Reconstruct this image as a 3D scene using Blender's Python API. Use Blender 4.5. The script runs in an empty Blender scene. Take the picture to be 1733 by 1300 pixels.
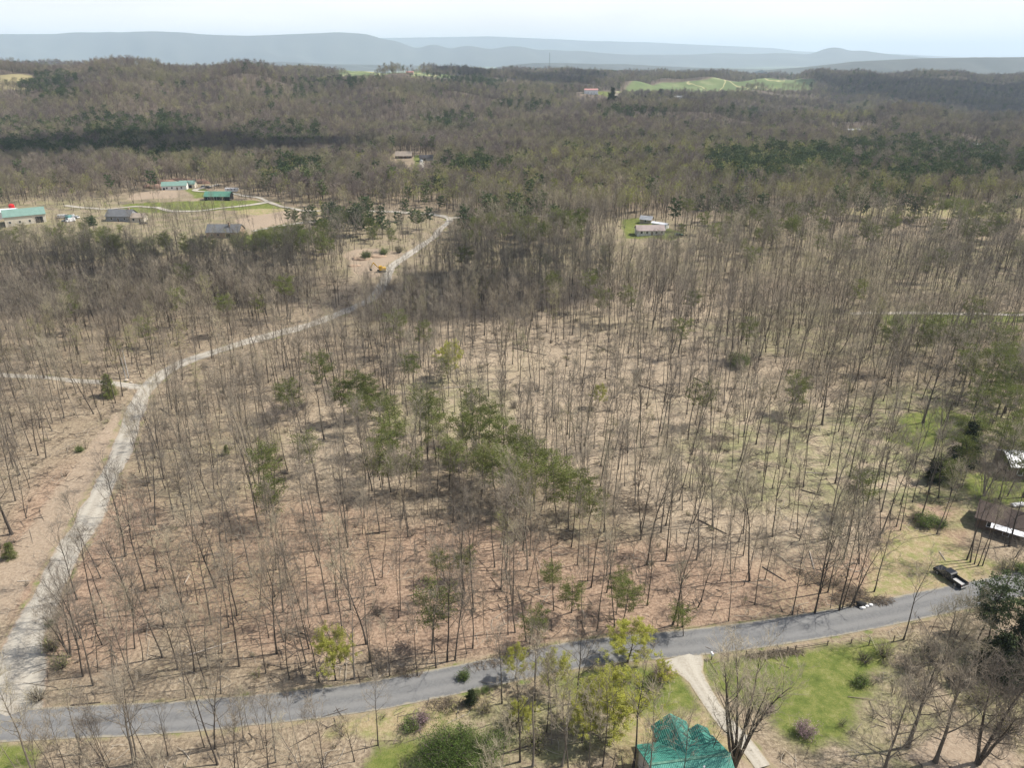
import bpy, bmesh, math, random
import numpy as np
from mathutils import Vector, Matrix
R = math.radians
SC = bpy.context.scene
COL = SC.collection

# ------------------------------------------------------------------ camera, sky, sun, exposure
CAM_H = 90.0
PITCH = R(23.9)
FPX = 1250.0
cd = bpy.data.cameras.new('camera'); cam = bpy.data.objects.new('camera', cd); COL.objects.link(cam)
cam.location = (0, 0, CAM_H); cam.rotation_euler = (R(90)-PITCH, 0, 0)
cd.sensor_width = 36; cd.lens = 36*FPX/1733; cd.clip_start = 1; cd.clip_end = 90000
SC.camera = cam

SUN_EL, SUN_AZ = R(52), R(78)           # azimuth from +Y towards +X
sdir = Vector((math.sin(SUN_AZ)*math.cos(SUN_EL), math.cos(SUN_AZ)*math.cos(SUN_EL), math.sin(SUN_EL)))
w = bpy.data.worlds.new('World'); SC.world = w; w.use_nodes = True
nt = w.node_tree; nt.nodes.clear()
sky = nt.nodes.new('ShaderNodeTexSky'); sky.sky_type = 'NISHITA'; sky.sun_disc = False
sky.sun_elevation = SUN_EL; sky.sun_rotation = SUN_AZ; sky.air_density = 1.0; sky.dust_density = 2.0
bg = nt.nodes.new('ShaderNodeBackground'); bg.inputs[1].default_value = 0.10
wo = nt.nodes.new('ShaderNodeOutputWorld')
# thin high cloud veil: noise over the sky direction, denser towards the horizon
tc = nt.nodes.new('ShaderNodeTexCoord'); mp = nt.nodes.new('ShaderNodeMapping'); mp.inputs['Scale'].default_value = (1.2, 1.2, 9)
nz = nt.nodes.new('ShaderNodeTexNoise'); nz.inputs['Scale'].default_value = 2.3; nz.inputs['Detail'].default_value = 7
rp = nt.nodes.new('ShaderNodeValToRGB'); rp.color_ramp.elements[0].position = .36; rp.color_ramp.elements[1].position = .66
rp.color_ramp.elements[0].color = (.8, .8, .8, 1); rp.color_ramp.elements[1].color = (1, 1, 1, 1)
mx = nt.nodes.new('ShaderNodeMixRGB'); mx.inputs[2].default_value = (9.6, 9.2, 8.8, 1)
nt.links.new(tc.outputs['Generated'], mp.inputs[0]); nt.links.new(mp.outputs[0], nz.inputs[0]); nt.links.new(nz.outputs[0], rp.inputs[0])
sx = nt.nodes.new('ShaderNodeSeparateXYZ'); nt.links.new(tc.outputs['Generated'], sx.inputs[0])
r2 = nt.nodes.new('ShaderNodeValToRGB'); nt.links.new(sx.outputs[2], r2.inputs[0])
r2.color_ramp.elements[0].position = .07; r2.color_ramp.elements[0].color = (1, 1, 1, 1); r2.color_ramp.elements[1].position = .24; r2.color_ramp.elements[1].color = (.10, .10, .10, 1)
m2 = nt.nodes.new('ShaderNodeMath'); m2.operation = 'MULTIPLY'; nt.links.new(rp.outputs[0], m2.inputs[0]); nt.links.new(r2.outputs[0], m2.inputs[1]); nt.links.new(m2.outputs[0], mx.inputs[0])
nt.links.new(sky.outputs[0], mx.inputs[1])
nt.links.new(mx.outputs[0], bg.inputs[0]); nt.links.new(bg.outputs[0], wo.inputs[0])

sd = bpy.data.lights.new('sun', 'SUN'); sd.energy = 5.0; sd.angle = R(.55); sd.color = (1, .95, .87)
sun = bpy.data.objects.new('sun', sd); COL.objects.link(sun)
sun.rotation_euler = (-sdir).to_track_quat('-Z', 'Y').to_euler(); sun.location = (200, 50, 300)
SC.view_settings.view_transform = 'Standard'; SC.view_settings.look = 'None'
SC.view_settings.exposure = 0.48; SC.view_settings.gamma = 1
cy = SC.cycles
cy.max_bounces = 5; cy.diffuse_bounces = 2; cy.glossy_bounces = 2; cy.transmission_bounces = 2
cy.volume_bounces = 1; cy.transparent_max_bounces = 8
cy.caustics_reflective = False; cy.caustics_refractive = False
cy.sample_clamp_indirect = 4
cy.use_denoising = True; cy.denoiser = 'OPENIMAGEDENOISE'; cy.denoising_prefilter = 'ACCURATE'
cy.use_adaptive_sampling = True; cy.adaptive_threshold = 0.01

# ------------------------------------------------------------------ projection helpers
CP, SP = math.cos(PITCH), math.sin(PITCH)
def ray(px, py):
    u = (px-866.5)/FPX; v = (650-py)/FPX
    return np.array([u, CP+v*SP, -SP+v*CP])
def proj(x, y, z):
    dep = y*CP-(z-CAM_H)*SP
    upc = y*SP+(z-CAM_H)*CP
    dep = np.where(dep < .1, .1, dep)
    return 866.5+FPX*x/dep, 650-FPX*upc/dep, dep

# ------------------------------------------------------------------ terrain height
RS = np.array([-1.1, -.8, -.45, -.13, .11, .31, .42, .6, .8, 1.1])
TAB = [
 (0,    [0]*10),
 (250,  [0, 0, 0, 0, 0, 0, 0, 0, 0, 0]),
 (330,  [0, 0, 0, -1, 0, 1, 1, 2, 2, 2]),
 (400,  [0, 0, 0, -3, 1, 4, 6, 7, 7, 7]),
 (500,  [0, 0, 0, -2, 2, 4, 4, 4, 4, 4]),
 (620,  [2, 0, 2, 0, 0, 0, 0, 0, 0, 0]),
 (750,  [-6, -8, -8, -2, 0, -2, -2, -4, -4, -4]),
 (850,  [0, -4, -6, -5, -2, -4, -4, -4, -4, -4]),
 (1000, [20, 14, 10, 0, 5, -2, -2, 0, 0, 0]),
 (1150, [40, 36, 30, 14, 4, -4, -6, -8, -10, -10]),
 (1300, [50, 46, 50, 20, 9, -8, -14, -25, -30, -30]),
 (1450, [50, 50, 61, 26, 5, -8, -20, -34, -40, -40]),
 (1700, [40, 38, 50, 40, 5, -2, -16, -32, -40, -40]),
 (2000, [50, 50, 30, 49, 12, 6, -5, -16, -20, -20]),
 (2300, [62, 60, 30, 38, 16, 30, 12, 0, -4, -4]),
 (2600, [70, 68, 34, 34, 22, 16, 30, 13, 16, 16]),
 (2900, [60, 58, 38, 31, 23, 4, 20, 10, 12, 12]),
 (3300, [20, 20, 20, 15, 10, 0, 5, 0, 0, 0]),
 (4000, [-40]*10), (5200, [-62]*10), (9000, [-62]*10), (40000, [-62]*10)]
_rows = np.array([t[0] for t in TAB], float); _tab = np.array([t[1] for t in TAB], float)
LY = np.linspace(math.log(60), math.log(40000), 420); LS = np.linspace(-1.1, 1.1, 121)
_fine = np.array([np.interp(np.exp(LY), _rows, _tab[:, j]) for j in range(_tab.shape[1])]).T
_fine = np.array([np.interp(LS, RS, r) for r in _fine])
def _smooth(a, n, axis):
    k = np.hanning(n+2)[1:-1]; k /= k.sum()
    p = [(0, 0), (0, 0)]; p[axis] = (n//2, n//2)
    a = np.pad(a, p, mode='edge')
    return np.apply_along_axis(lambda m: np.convolve(m, k, 'valid'), axis, a)
_fine = _smooth(_smooth(_fine, 11, 0), 13, 1)
def sst(e0, e1, x):
    t = np.clip((x-e0)/(e1-e0), 0, 1); return t*t*(3-2*t)
_rs = np.random.RandomState(5)
_waves = [(_rs.uniform(0, 6.28), _rs.uniform(0, 6.28), L*_rs.uniform(.8, 1.25)) for L in (420, 300, 230, 170, 120)]
_wn = [(_rs.uniform(0, 6.28), _rs.uniform(0, 6.28), L*_rs.uniform(.8, 1.25)) for L in (150, 90, 60, 38, 24)]
def H(x, y):
    x = np.asarray(x, float); y = np.asarray(y, float)
    s = np.clip(x/np.maximum(y, 250), -1.0999, 1.0999)
    l = np.log(np.clip(y, 61, 39000))
    fi = (l-LY[0])/(LY[1]-LY[0]); fj = (s-LS[0])/(LS[1]-LS[0])
    i = np.clip(fi.astype(int), 0, len(LY)-2); j = np.clip(fj.astype(int), 0, len(LS)-2)
    a = fi-i; b = fj-j
    z = (_fine[i, j]*(1-a)+_fine[i+1, j]*a)*(1-b)+(_fine[i, j+1]*(1-a)+_fine[i+1, j+1]*a)*b
    far = sst(850, 1200, y)*(1-sst(3200, 3800, y))
    n = 0
    for k, (a1, p, L) in enumerate(_waves):
        n = n+np.sin((x*math.cos(a1)+y*math.sin(a1))*6.283/L+p)*(1 if k < 3 else .6)
    z = z+n*5.5*far
    spur = sst(870, 1120, y)*(1-sst(1420, 1650, y))*(1-sst(-120, 120, x+.1*y))
    z = z+spur*9*np.sin((x+.35*y)*6.283/230+.8*np.sin(y/170))
    m = 0
    for k, (a1, p, L) in enumerate(_wn):
        m = m+np.sin((x*math.cos(a1)+y*math.sin(a1))*6.283/L+p)*(.55, .45, .25, .16, .1)[k]
    return z+m*sst(105, 150, y)*(1+.6*sst(300, 500, y))
def G(px, py, h=0.0):
    """ground point (or point h above ground) seen at photo pixel px, py"""
    d = ray(px, py)
    t = np.exp(np.linspace(math.log(40), math.log(30000), 2600))
    X = d[0]*t; Y = d[1]*t; Z = CAM_H+d[2]*t
    below = np.where(Z <= H(X, Y)+h)[0]
    k = below[0] if len(below) else len(t)-1
    lo, hi = t[max(k-1, 0)], t[k]
    for _ in range(24):
        m = (lo+hi)/2
        if CAM_H+d[2]*m <= float(H(d[0]*m, d[1]*m))+h: hi = m
        else: lo = m
    x, y = d[0]*hi, d[1]*hi
    return Vector((x, y, float(H(x, y))))
def GP(pts, h=0.0): return [G(a, b, h) for a, b in pts]

# ------------------------------------------------------------------ mesh helpers
def mesh_np(name, V, F, mats, midx=None, smooth=False):
    """V (n,3); F list of arrays with equal row size"""
    me = bpy.data.meshes.new(name)
    V = np.asarray(V, np.float32)
    Fs = [np.asarray(f, np.int32) for f in F if len(f)]
    loops = np.concatenate([f.ravel() for f in Fs]); tot = np.concatenate([np.full(len(f), f.shape[1], np.int32) for f in Fs])
    st = np.concatenate([[0], np.cumsum(tot)[:-1]]).astype(np.int32)
    me.vertices.add(len(V)); me.vertices.foreach_set('co', V.ravel())
    me.loops.add(len(loops)); me.loops.foreach_set('vertex_index', loops)
    me.polygons.add(len(tot)); me.polygons.foreach_set('loop_start', st); me.polygons.foreach_set('loop_total', tot)
    if midx is not None: me.polygons.foreach_set('material_index', np.asarray(midx, np.int32))
    for m in mats: me.materials.append(m)
    me.update(calc_edges=True); me.validate()
    if smooth: me.polygons.foreach_set('use_smooth', np.ones(len(me.polygons), bool))
    return me
def tag(o, label=None, cat=None, group=None, kind=None):
    if label: o['label'] = label
    if cat: o['category'] = cat
    if group: o['group'] = group
    if kind: o['kind'] = kind
    return o
def link(name, me, parent=None, loc=None):
    o = bpy.data.objects.new(name, me); COL.objects.link(o)
    if parent: o.parent = parent
    if loc is not None: o.location = loc
    return o
def empty(name, loc, rz, label, cat, group=None):
    o = bpy.data.objects.new(name, None); COL.objects.link(o)
    o.location = loc; o.rotation_euler = (0, 0, rz); o.empty_display_size = .5
    return tag(o, label, cat, group)
class MB:
    """collects boxes, prisms, tubes into one mesh"""
    def __init__(s): s.bm = bmesh.new()
    def quad(s, pts):
        s.bm.faces.new([s.bm.verts.new(p) for p in pts]); return s
    def box(s, x0, x1, y0, y1, z0, z1, bev=0):
        r = bmesh.ops.create_cube(s.bm, size=1)
        for v in r['verts']:
            v.co = Vector(((x0+x1)/2+v.co.x*(x1-x0), (y0+y1)/2+v.co.y*(y1-y0), (z0+z1)/2+v.co.z*(z1-z0)))
        if bev:
            es = list({e for v in r['verts'] for e in v.link_edges})
            bmesh.ops.bevel(s.bm, geom=es, offset=bev, segments=2, affect='EDGES')
        return s
    def prism(s, poly, y0, y1, axis='y'):
        """poly in the (x,z) plane extruded along y (or (y,z) along x)"""
        f = (lambda a, z, t: (a, t, z)) if axis == 'y' else ((lambda a, z, t: (t, a, z)) if axis == 'x' else (lambda a, b, t: (a, b, t)))
        A = [s.bm.verts.new(f(a, z, y0)) for a, z in poly]; B = [s.bm.verts.new(f(a, z, y1)) for a, z in poly]
        s.bm.faces.new(A); s.bm.faces.new(B[::-1])
        n = len(poly)
        for i in range(n): s.bm.faces.new((A[i], B[i], B[(i+1) % n], A[(i+1) % n]))
        return s
    def cyl(s, p0, p1, r0, r1=None, n=12):
        r1 = r0 if r1 is None else r1
        p0 = Vector(p0); p1 = Vector(p1); d = (p1-p0)
        r = bmesh.ops.create_cone(s.bm, cap_ends=True, segments=n, radius1=r0, radius2=max(r1, 1e-3), depth=d.length)
        M = Matrix.Translation((p0+p1)/2) @ d.to_track_quat('Z', 'Y').to_matrix().to_4x4()
        for v in r['verts']: v.co = M @ v.co
        return s
    def blob(s, c, r, sub=2, rough=.2, seed=0):
        rr = random.Random(seed)
        g = bmesh.ops.create_icosphere(s.bm, subdivisions=sub, radius=1)
        for v in g['verts']:
            k = 1+rough*(rr.random()-.5)*2
            v.co = Vector((c[0]+v.co.x*r[0]*k, c[1]+v.co.y*r[1]*k, c[2]+v.co.z*r[2]*k))
        return s
    def build(s, name, mat, parent=None, smooth=False):
        bmesh.ops.recalc_face_normals(s.bm, faces=s.bm.faces)
        me = bpy.data.meshes.new(name); s.bm.to_mesh(me); s.bm.free()
        me.materials.append(mat)
        if smooth: me.polygons.foreach_set('use_smooth', np.ones(len(me.polygons), bool))
        return link(name, me, parent)

# ------------------------------------------------------------------ materials
def newmat(name):
    m = bpy.data.materials.new(name); m.use_nodes = True
    nt = m.node_tree; b = nt.nodes['Principled BSDF']; return m, nt, b
def N(nt, t, **kw):
    n = nt.nodes.new(t)
    for k, v in kw.items():
        if k in n.inputs: n.inputs[k].default_value = v
        else: setattr(n, k, v)
    return n
def noise(nt, scale, detail=4, rough=.6, coord=None):
    n = N(nt, 'ShaderNodeTexNoise'); n.inputs['Scale'].default_value = scale; n.inputs['Detail'].default_value = detail; n.inputs['Roughness'].default_value = rough
    if coord is not None: nt.links.new(coord, n.inputs['Vector'])
    return n.outputs[0]
def ramp(nt, fac, stops):
    r = nt.nodes.new('ShaderNodeValToRGB'); e = r.color_ramp.elements
    while len(e) < len(stops): e.new(.5)
    for q, (p, c) in zip(e, stops): q.position = p; q.color = (*c, 1) if len(c) == 3 else c
    nt.links.new(fac, r.inputs[0]); return r.outputs[0]
def mix(nt, fac, a, b, mode='MIX'):
    m = nt.nodes.new('ShaderNodeMixRGB'); m.blend_type = mode
    for s, v in ((0, fac), (1, a), (2, b)):
        if isinstance(v, (int, float)): m.inputs[s].default_value = v
        elif isinstance(v, tuple): m.inputs[s].default_value = (*v, 1)
        else: nt.links.new(v, m.inputs[s])
    return m.outputs[0]
def mth(nt, op, a, b=0.0):
    m = nt.nodes.new('ShaderNodeMath'); m.operation = op
    for s, v in ((0, a), (1, b)):
        if isinstance(v, (int, float)): m.inputs[s].default_value = v
        else: nt.links.new(v, m.inputs[s])
    return m.outputs[0]
def plain(name, col, rough=.7, metal=0, var=.12, scale=3.0, spec=.3):
    m, nt, b = newmat(name)
    g = N(nt, 'ShaderNodeNewGeometry')
    f = noise(nt, scale, 5, .65, g.outputs['Position'])
    d = tuple(c*(1-var*1.6) for c in col); l = tuple(min(1, c*(1+var)) for c in col)
    nt.links.new(ramp(nt, f, [(.3, d), (.7, l)]), b.inputs['Base Color'])
    b.inputs['Roughness'].default_value = rough; b.inputs['Metallic'].default_value = metal; b.inputs['Specular IOR Level'].default_value = spec
    return m
def vegmat(name, stops, rough=.9, tint=None, trans=0.0, tscale=.012):
    """random colour per plant, plus slow drift over the land; tint = (colour, amount)"""
    m, nt, b = newmat(name)
    oi = N(nt, 'ShaderNodeObjectInfo'); g = N(nt, 'ShaderNodeNewGeometry')
    c = ramp(nt, oi.outputs['Random'], stops)
    f = noise(nt, tscale, 3, .6, g.outputs['Position'])
    c = mix(nt, 1.0, c, ramp(nt, f, [(.3, (.72, .72, .76)), (.7, (1.2, 1.16, 1.08))]), 'MULTIPLY')
    f2 = noise(nt, 1.1, 3, .6, g.outputs['Position'])
    c = mix(nt, 1.0, c, ramp(nt, f2, [(.3, (.8, .8, .8)), (.72, (1.22, 1.22, 1.22))]), 'MULTIPLY')
    if tint: c = mix(nt, ramp(nt, noise(nt, tscale*1.7, 4, .6, g.outputs['Position']), [(.5, (0, 0, 0)), (.66, (tint[1],)*3)]), c, tint[0])
    nt.links.new(c, b.inputs['Base Color'])
    b.inputs['Roughness'].default_value = rough; b.inputs['Specular IOR Level'].default_value = .15
    if trans:
        t = N(nt, 'ShaderNodeBsdfTranslucent'); nt.links.new(c, t.inputs[0])
        ms = N(nt, 'ShaderNodeMixShader'); ms.inputs[0].default_value = trans
        nt.links.new(b.outputs[0], ms.inputs[1]); nt.links.new(t.outputs[0], ms.inputs[2])
        nt.links.new(ms.outputs[0], nt.nodes['Material Output'].inputs[0])
    return m
M = {}
M['bark'] = vegmat('bark', [(0, (.055, .046, .039)), (.45, (.09, .077, .064)), (.8, (.14, .122, .10)), (1, (.23, .205, .17))])
M['twig'] = vegmat('twig', [(0, (.16, .138, .115)), (.35, (.23, .20, .16)), (.7, (.32, .28, .22)), (1, (.39, .35, .25))])
M['twig_far'] = vegmat('twig_far', [(0, (.145, .118, .112)), (.3, (.185, .152, .138)), (.6, (.225, .192, .16)), (.85, (.26, .235, .165)), (1, (.28, .27, .135))], tint=((.25, .24, .12), .65), tscale=.006)
M['needle'] = vegmat('needle', [(0, (.13, .155, .045)), (.5, (.17, .20, .06)), (1, (.21, .24, .08))], trans=.35)
M['needle_far'] = vegmat('needle_far', [(0, (.05, .076, .036)), (.5, (.08, .112, .048)), (1, (.12, .15, .06))], trans=.2)
M['bud'] = vegmat('bud', [(0, (.24, .25, .06)), (.5, (.30, .33, .08)), (1, (.36, .38, .11))], trans=.35)
M['bud_dull'] = vegmat('bud_dull', [(0, (.21, .19, .09)), (.5, (.27, .26, .10)), (1, (.28, .31, .10))], trans=.3)
M['leaf_yellow'] = vegmat('leaf_yellow', [(0, (.40, .41, .085)), (1, (.47, .48, .11))], trans=.4)
M['leaf_green'] = vegmat('leaf_green', [(0, (.11, .17, .04)), (1, (.18, .25, .07))], trans=.3)
M['blossom'] = vegmat('blossom', [(0, (.34, .24, .27)), (1, (.44, .32, .36))], trans=.3)
M['cedar'] = vegmat('cedar', [(0, (.022, .034, .014)), (1, (.045, .06, .022))])

# ------------------------------------------------------------------ plants
class Plant:
    """numpy collector of tapering tubes and small leaf faces in two parts: wood (0) and crown (1)"""
    def __init__(s): s.V = [[], []]; s.F4 = [[], []]; s.F3 = [[], []]; s.n = [0, 0]
    def tube(s, part, P, rad, k):
        P = np.asarray(P, float); m = len(P)
        T = np.gradient(P, axis=0); T /= (np.linalg.norm(T, axis=1)[:, None]+1e-9)
        ref = np.array([1., 0, 0]) if abs(T[0, 0]) < .8 else np.array([0, 1., 0])
        A = np.cross(T, ref); A /= np.linalg.norm(A, axis=1)[:, None]+1e-9; B = np.cross(T, A)
        an = np.arange(k)*2*math.pi/k
        ring = P[:, None, :]+np.asarray(rad)[:, None, None]*(np.cos(an)[None, :, None]*A[:, None, :]+np.sin(an)[None, :, None]*B[:, None, :])
        b = s.n[part]; s.V[part].append(ring.reshape(-1, 3)); s.n[part] += m*k
        i = np.arange(m-1)[:, None]*k; j = np.arange(k)[None, :]; j2 = (j+1) % k
        s.F4[part].append((np.stack([i+j, i+j2, i+k+j2, i+k+j], -1).reshape(-1, 4)+b))
    def leaves(s, part, C, size, rng, droop=0.0, aspect=.6):
        C = np.asarray(C, float); n = len(C)
        if not n: return
        a = rng.normal(size=(n, 3)); a[:, 2] -= droop; a /= np.linalg.norm(a, axis=1)[:, None]
        c = np.cross(a, rng.normal(size=(n, 3))); c /= np.linalg.norm(c, axis=1)[:, None]
        sz = size*rng.uniform(.6, 1.3, (n, 1))
        Q = np.stack([C-a*sz*.5, C+c*sz*aspect*.5, C+a*sz*.5, C-c*sz*aspect*.5], 1)
        b = s.n[part]; s.V[part].append(Q.reshape(-1, 3)); s.n[part] += n*4
        s.F4[part].append(np.arange(n*4).reshape(n, 4)+b)
    def mesh(s, part, name, mats, midx=None):
        V = np.concatenate(s.V[part]); F = np.concatenate(s.F4[part])
        return mesh_np(name, V, [F], mats, midx)
def branch(rng, p, d, L, segs, wob, up):
    P = [np.array(p, float)]; d = np.array(d, float)
    for i in range(segs):
        d = d+rng.normal(size=3)*wob+np.array([0, 0, up]); d /= np.linalg.norm(d)
        P.append(P[-1]+d*L/segs)
    return np.array(P)
def at(P, t):
    f = t*(len(P)-1); i = min(int(f), len(P)-2); return P[i]+(P[i+1]-P[i])*(f-i), P[i+1]-P[i]
def sidedir(rng, T, ang, az=None):
    T = T/np.linalg.norm(T)
    r = np.array([1., 0, 0]) if abs(T[0]) < .8 else np.array([0, 1., 0])
    A = np.cross(T, r); A /= np.linalg.norm(A); B = np.cross(T, A)
    az = rng.uniform(0, 6.283) if az is None else az
    return T*math.cos(ang)+(A*math.cos(az)+B*math.sin(az))*math.sin(ang)
def bare_tree(seed, Ht=21, r0=.16, start=.45, nl=15, Ll=4.5, ang=.75, nb=8, Lb=1.7, ntw=7, Lt=.8, stems=1, lean=.03, rt=.012, sub=0, up=.16, stubs=4):
    rng = np.random.RandomState(seed); pl = Plant(); tips = []
    for st in range(stems):
        d0 = np.array([rng.normal()*lean, rng.normal()*lean, 1.])
        if stems > 1: a = 6.283*st/stems+rng.uniform(-.4, .4); d0 = np.array([math.cos(a)*.25, math.sin(a)*.25, 1.])
        hh = Ht*rng.uniform(.85, 1) if stems > 1 else Ht
        T = branch(rng, (0, 0, -.4), d0, hh, 9, .035, .03)
        rr = r0*(1-.86*np.linspace(0, 1, 10)**1.1); rr[0] *= 1.5
        pl.tube(0, T, rr, 6)
        for q in range(stubs):
            p, t = at(T, rng.uniform(.15, start)); pl.tube(0, branch(rng, p, sidedir(rng, t, 1.2), rng.uniform(.3, 1.4), 2, .2, .05), [.03, .02, .008], 3)
        for i in range(nl):
            t = start+(1-start)*((i+.5)/nl)**.9
            p, tt = at(T, t)
            fall = math.sin(min(1, (1-t)/(1-start)*.75+.25)*1.571)
            L = Ll*(.35+.75*fall)*rng.uniform(.7, 1.2)
            A = ang*(.55+.6*fall)*rng.uniform(.8, 1.15)
            P = branch(rng, p, sidedir(rng, tt, A, i*2.4+rng.uniform(-.5, .5)), L, 5, .13, up)
            rl = max(.02, r0*(1-.8*t)*.5)
            pl.tube(0, P, rl*(1-.8*np.linspace(0, 1, 6)), 4)
            def twigs(P2, n, Lt):
                for k in range(n):
                    p3, t3 = at(P2, rng.uniform(.2, 1)); L3 = Lt*rng.uniform(.5, 1.3)
                    P3 = branch(rng, p3, sidedir(rng, t3, rng.uniform(.35, .9)), L3, 2, .2, .14)
                    pl.tube(1, P3, [rt, rt*.8, rt*.3], 3); tips.append(P3[-1]); tips.append(P3[1])
            for j in range(nb):
                p2, t2 = at(P, rng.uniform(.25, 1) if j else 1.0); L2 = Lb*rng.uniform(.6, 1.25)*(L/Ll)**.5
                P2 = branch(rng, p2, sidedir(rng, t2, rng.uniform(.35, .85)), L2, 3, .18, .12)
                pl.tube(1, P2, max(rt*1.5, rl*.3)*(1-.65*np.linspace(0, 1, 4)), 3)
                if sub:
                    for q in range(sub):
                        p4, t4 = at(P2, rng.uniform(.25, 1)); P4 = branch(rng, p4, sidedir(rng, t4, rng.uniform(.35, .8)), L2*.6, 2, .18, .12)
                        pl.tube(1, P4, [rt*1.5, rt*1.2, rt], 3); twigs(P4, ntw, Lt)
                else: twigs(P2, ntw, Lt)
    return pl, np.array(tips), rng
def two_part(pl, name, mw, mc, extra=None):
    """returns (wood mesh, crown mesh)"""
    return pl.mesh(0, name+'_trunk', [mw]), pl.mesh(1, name+'_crown', mc, extra)
def one_part(pl, name, mw, mc, midx1=None):
    V = np.concatenate(pl.V[0]+pl.V[1]); F0 = np.concatenate(pl.F4[0]); F1 = np.concatenate(pl.F4[1])+pl.n[0]
    mi = np.concatenate([np.zeros(len(F0), int), (np.ones(len(F1), int) if midx1 is None else midx1+1)])
    return mesh_np(name, V, [F0, F1], [mw]+mc, mi)
def nfaces(pl, part): return sum(len(f) for f in pl.F4[part])
def leafed(seed, mat, size, frac, per, name, whole=False, **kw):
    pl, tips, rng = bare_tree(seed, **kw)
    n0 = nfaces(pl, 1)
    C = tips[rng.rand(len(tips)) < frac]
    C = np.repeat(C, per, 0)+rng.normal(size=(len(C)*per, 3))*.16
    pl.leaves(1, C, size, rng)
    n1 = nfaces(pl, 1); mi = np.concatenate([np.zeros(n0, int), np.ones(n1-n0, int)])
    if whole: return one_part(pl, name, M['bark'], [M['twig'], mat], mi)
    return two_part(pl, name, M['bark'], [M['twig'], mat], mi)
def pine(seed, Ht=18, r0=.17, start=.45, nl=26, Ll=3.2, tuft=22, size=.5, name='pine_tree', whole=False, mat='needle', conic=.0, droop=0., up=.06, lean=.04):
    rng = np.random.RandomState(seed); pl = Plant()
    T = branch(rng, (0, 0, -.4), (rng.normal()*lean, rng.normal()*lean, 1), Ht, 9, .04, .03)
    pl.tube(0, T, r0*(1-.85*np.linspace(0, 1, 10)), 6)
    for q in range(6):
        p, t = at(T, rng.uniform(.15, max(start, .2))); pl.tube(0, branch(rng, p, sidedir(rng, t, 1.45), rng.uniform(.5, 1.6), 2, .2, 0), [.03, .02, .008], 3)
    C = []
    for i in range(nl):
        t = start+(.98-start)*(i+.5)/nl
        p, tt = at(T, t)
        rel = (1-t)/(1-start)
        prof = (rel if conic else math.sin(min(1, rel*1.1+.22)*math.pi*.62)**.8)
        L = Ll*(.18+.9*prof)*rng.uniform(.55, 1.2)
        P = branch(rng, p, sidedir(rng, tt, rng.uniform(1.1, 1.5) if not conic else 1.5+droop, i*2.4+rng.uniform(-.6, .6)), L, 4, .1, up)
        pl.tube(0, P, .045*(1-.7*np.linspace(0, 1, 5)), 3)
        ns = max(2, int(L*1.6))
        for k in range(ns):
            c, t2 = at(P, .3+.7*(k+1)/ns)
            c = c+rng.normal(size=3)*.3*np.array([1, 1, .5])
            n = int(tuft*rng.uniform(.6, 1.3))
            C.append(c+rng.normal(size=(n, 3))*np.array([.42, .42, .22])*(.5+L/Ll*.6))
    pl.leaves(1, np.concatenate(C), size, rng, aspect=.42)
    if whole: return one_part(pl, name, M['bark'], [M[mat]])
    return two_part(pl, name, M['bark'], [M[mat]])
def bush(seed, r=1.6, h=2.2, n=60, leaves=900, size=.22, mat='leaf_green', name='bush'):
    rng = np.random.RandomState(seed); pl = Plant(); C = []
    for i in range(n):
        a = rng.uniform(0, 6.283); t = rng.rand()**.6
        d = np.array([math.cos(a)*t*r/h*1.3, math.sin(a)*t*r/h*1.3, 1]); d /= np.linalg.norm(d)
        P = branch(rng, (math.cos(a)*.2, math.sin(a)*.2, -.1), d, h*rng.uniform(.6, 1.1)*(1-.25*t), 4, .16, .02)
        pl.tube(0, P, .03*(1-.7*np.linspace(0, 1, 5)), 3)
        for k in range(5):
            p, tt = at(P, rng.uniform(.35, 1)); P2 = branch(rng, p, sidedir(rng, tt, rng.uniform(.4, 1)), h*.3*rng.uniform(.5, 1.2), 2, .2, .05)
            pl.tube(1, P2, [.014, .01, .005], 3); C.append(P2[-1]); C.append(P2[1]); C.append(p)
    n0 = nfaces(pl, 1)
    C = np.array(C); C = C[rng.randint(0, len(C), leaves)]+rng.normal(size=(leaves, 3))*.17*r/1.6
    if leaves: pl.leaves(1, C, size, rng)
    mi = np.concatenate([np.zeros(n0, int), np.ones(nfaces(pl, 1)-n0, int)])
    return two_part(pl, name, M['bark'], [M['twig'], M[mat]], mi)
# ------------------------------------------------------------------ zones of the ground (outlines lie on the land)
def sdist(poly, x, y):
    """signed distance (negative inside) to a closed polygon of (x,y)"""
    P = np.array([(p[0], p[1]) for p in poly]); n = len(P)
    d = np.full(x.shape, 1e9); ins = np.zeros(x.shape, bool)
    for i in range(n):
        a = P[i]; b = P[(i+1) % n]; e = b-a
        t = np.clip(((x-a[0])*e[0]+(y-a[1])*e[1])/(e@e+1e-9), 0, 1)
        d = np.minimum(d, np.hypot(x-a[0]-t*e[0], y-a[1]-t*e[1]))
        c = ((a[1] <= y) != (b[1] <= y)) & (x < (b[0]-a[0])*(y-a[1])/((b[1]-a[1])+1e-12)+a[0]); ins ^= c
    return np.where(ins, -d, d)
def ldist(line, x, y):
    P = np.array([(p[0], p[1]) for p in line]); d = np.full(x.shape, 1e9)
    for i in range(len(P)-1):
        a = P[i]; e = P[i+1]-a
        t = np.clip(((x-a[0])*e[0]+(y-a[1])*e[1])/(e@e+1e-9), 0, 1)
        d = np.minimum(d, np.hypot(x-a[0]-t*e[0], y-a[1]-t*e[1]))
    return d
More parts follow.
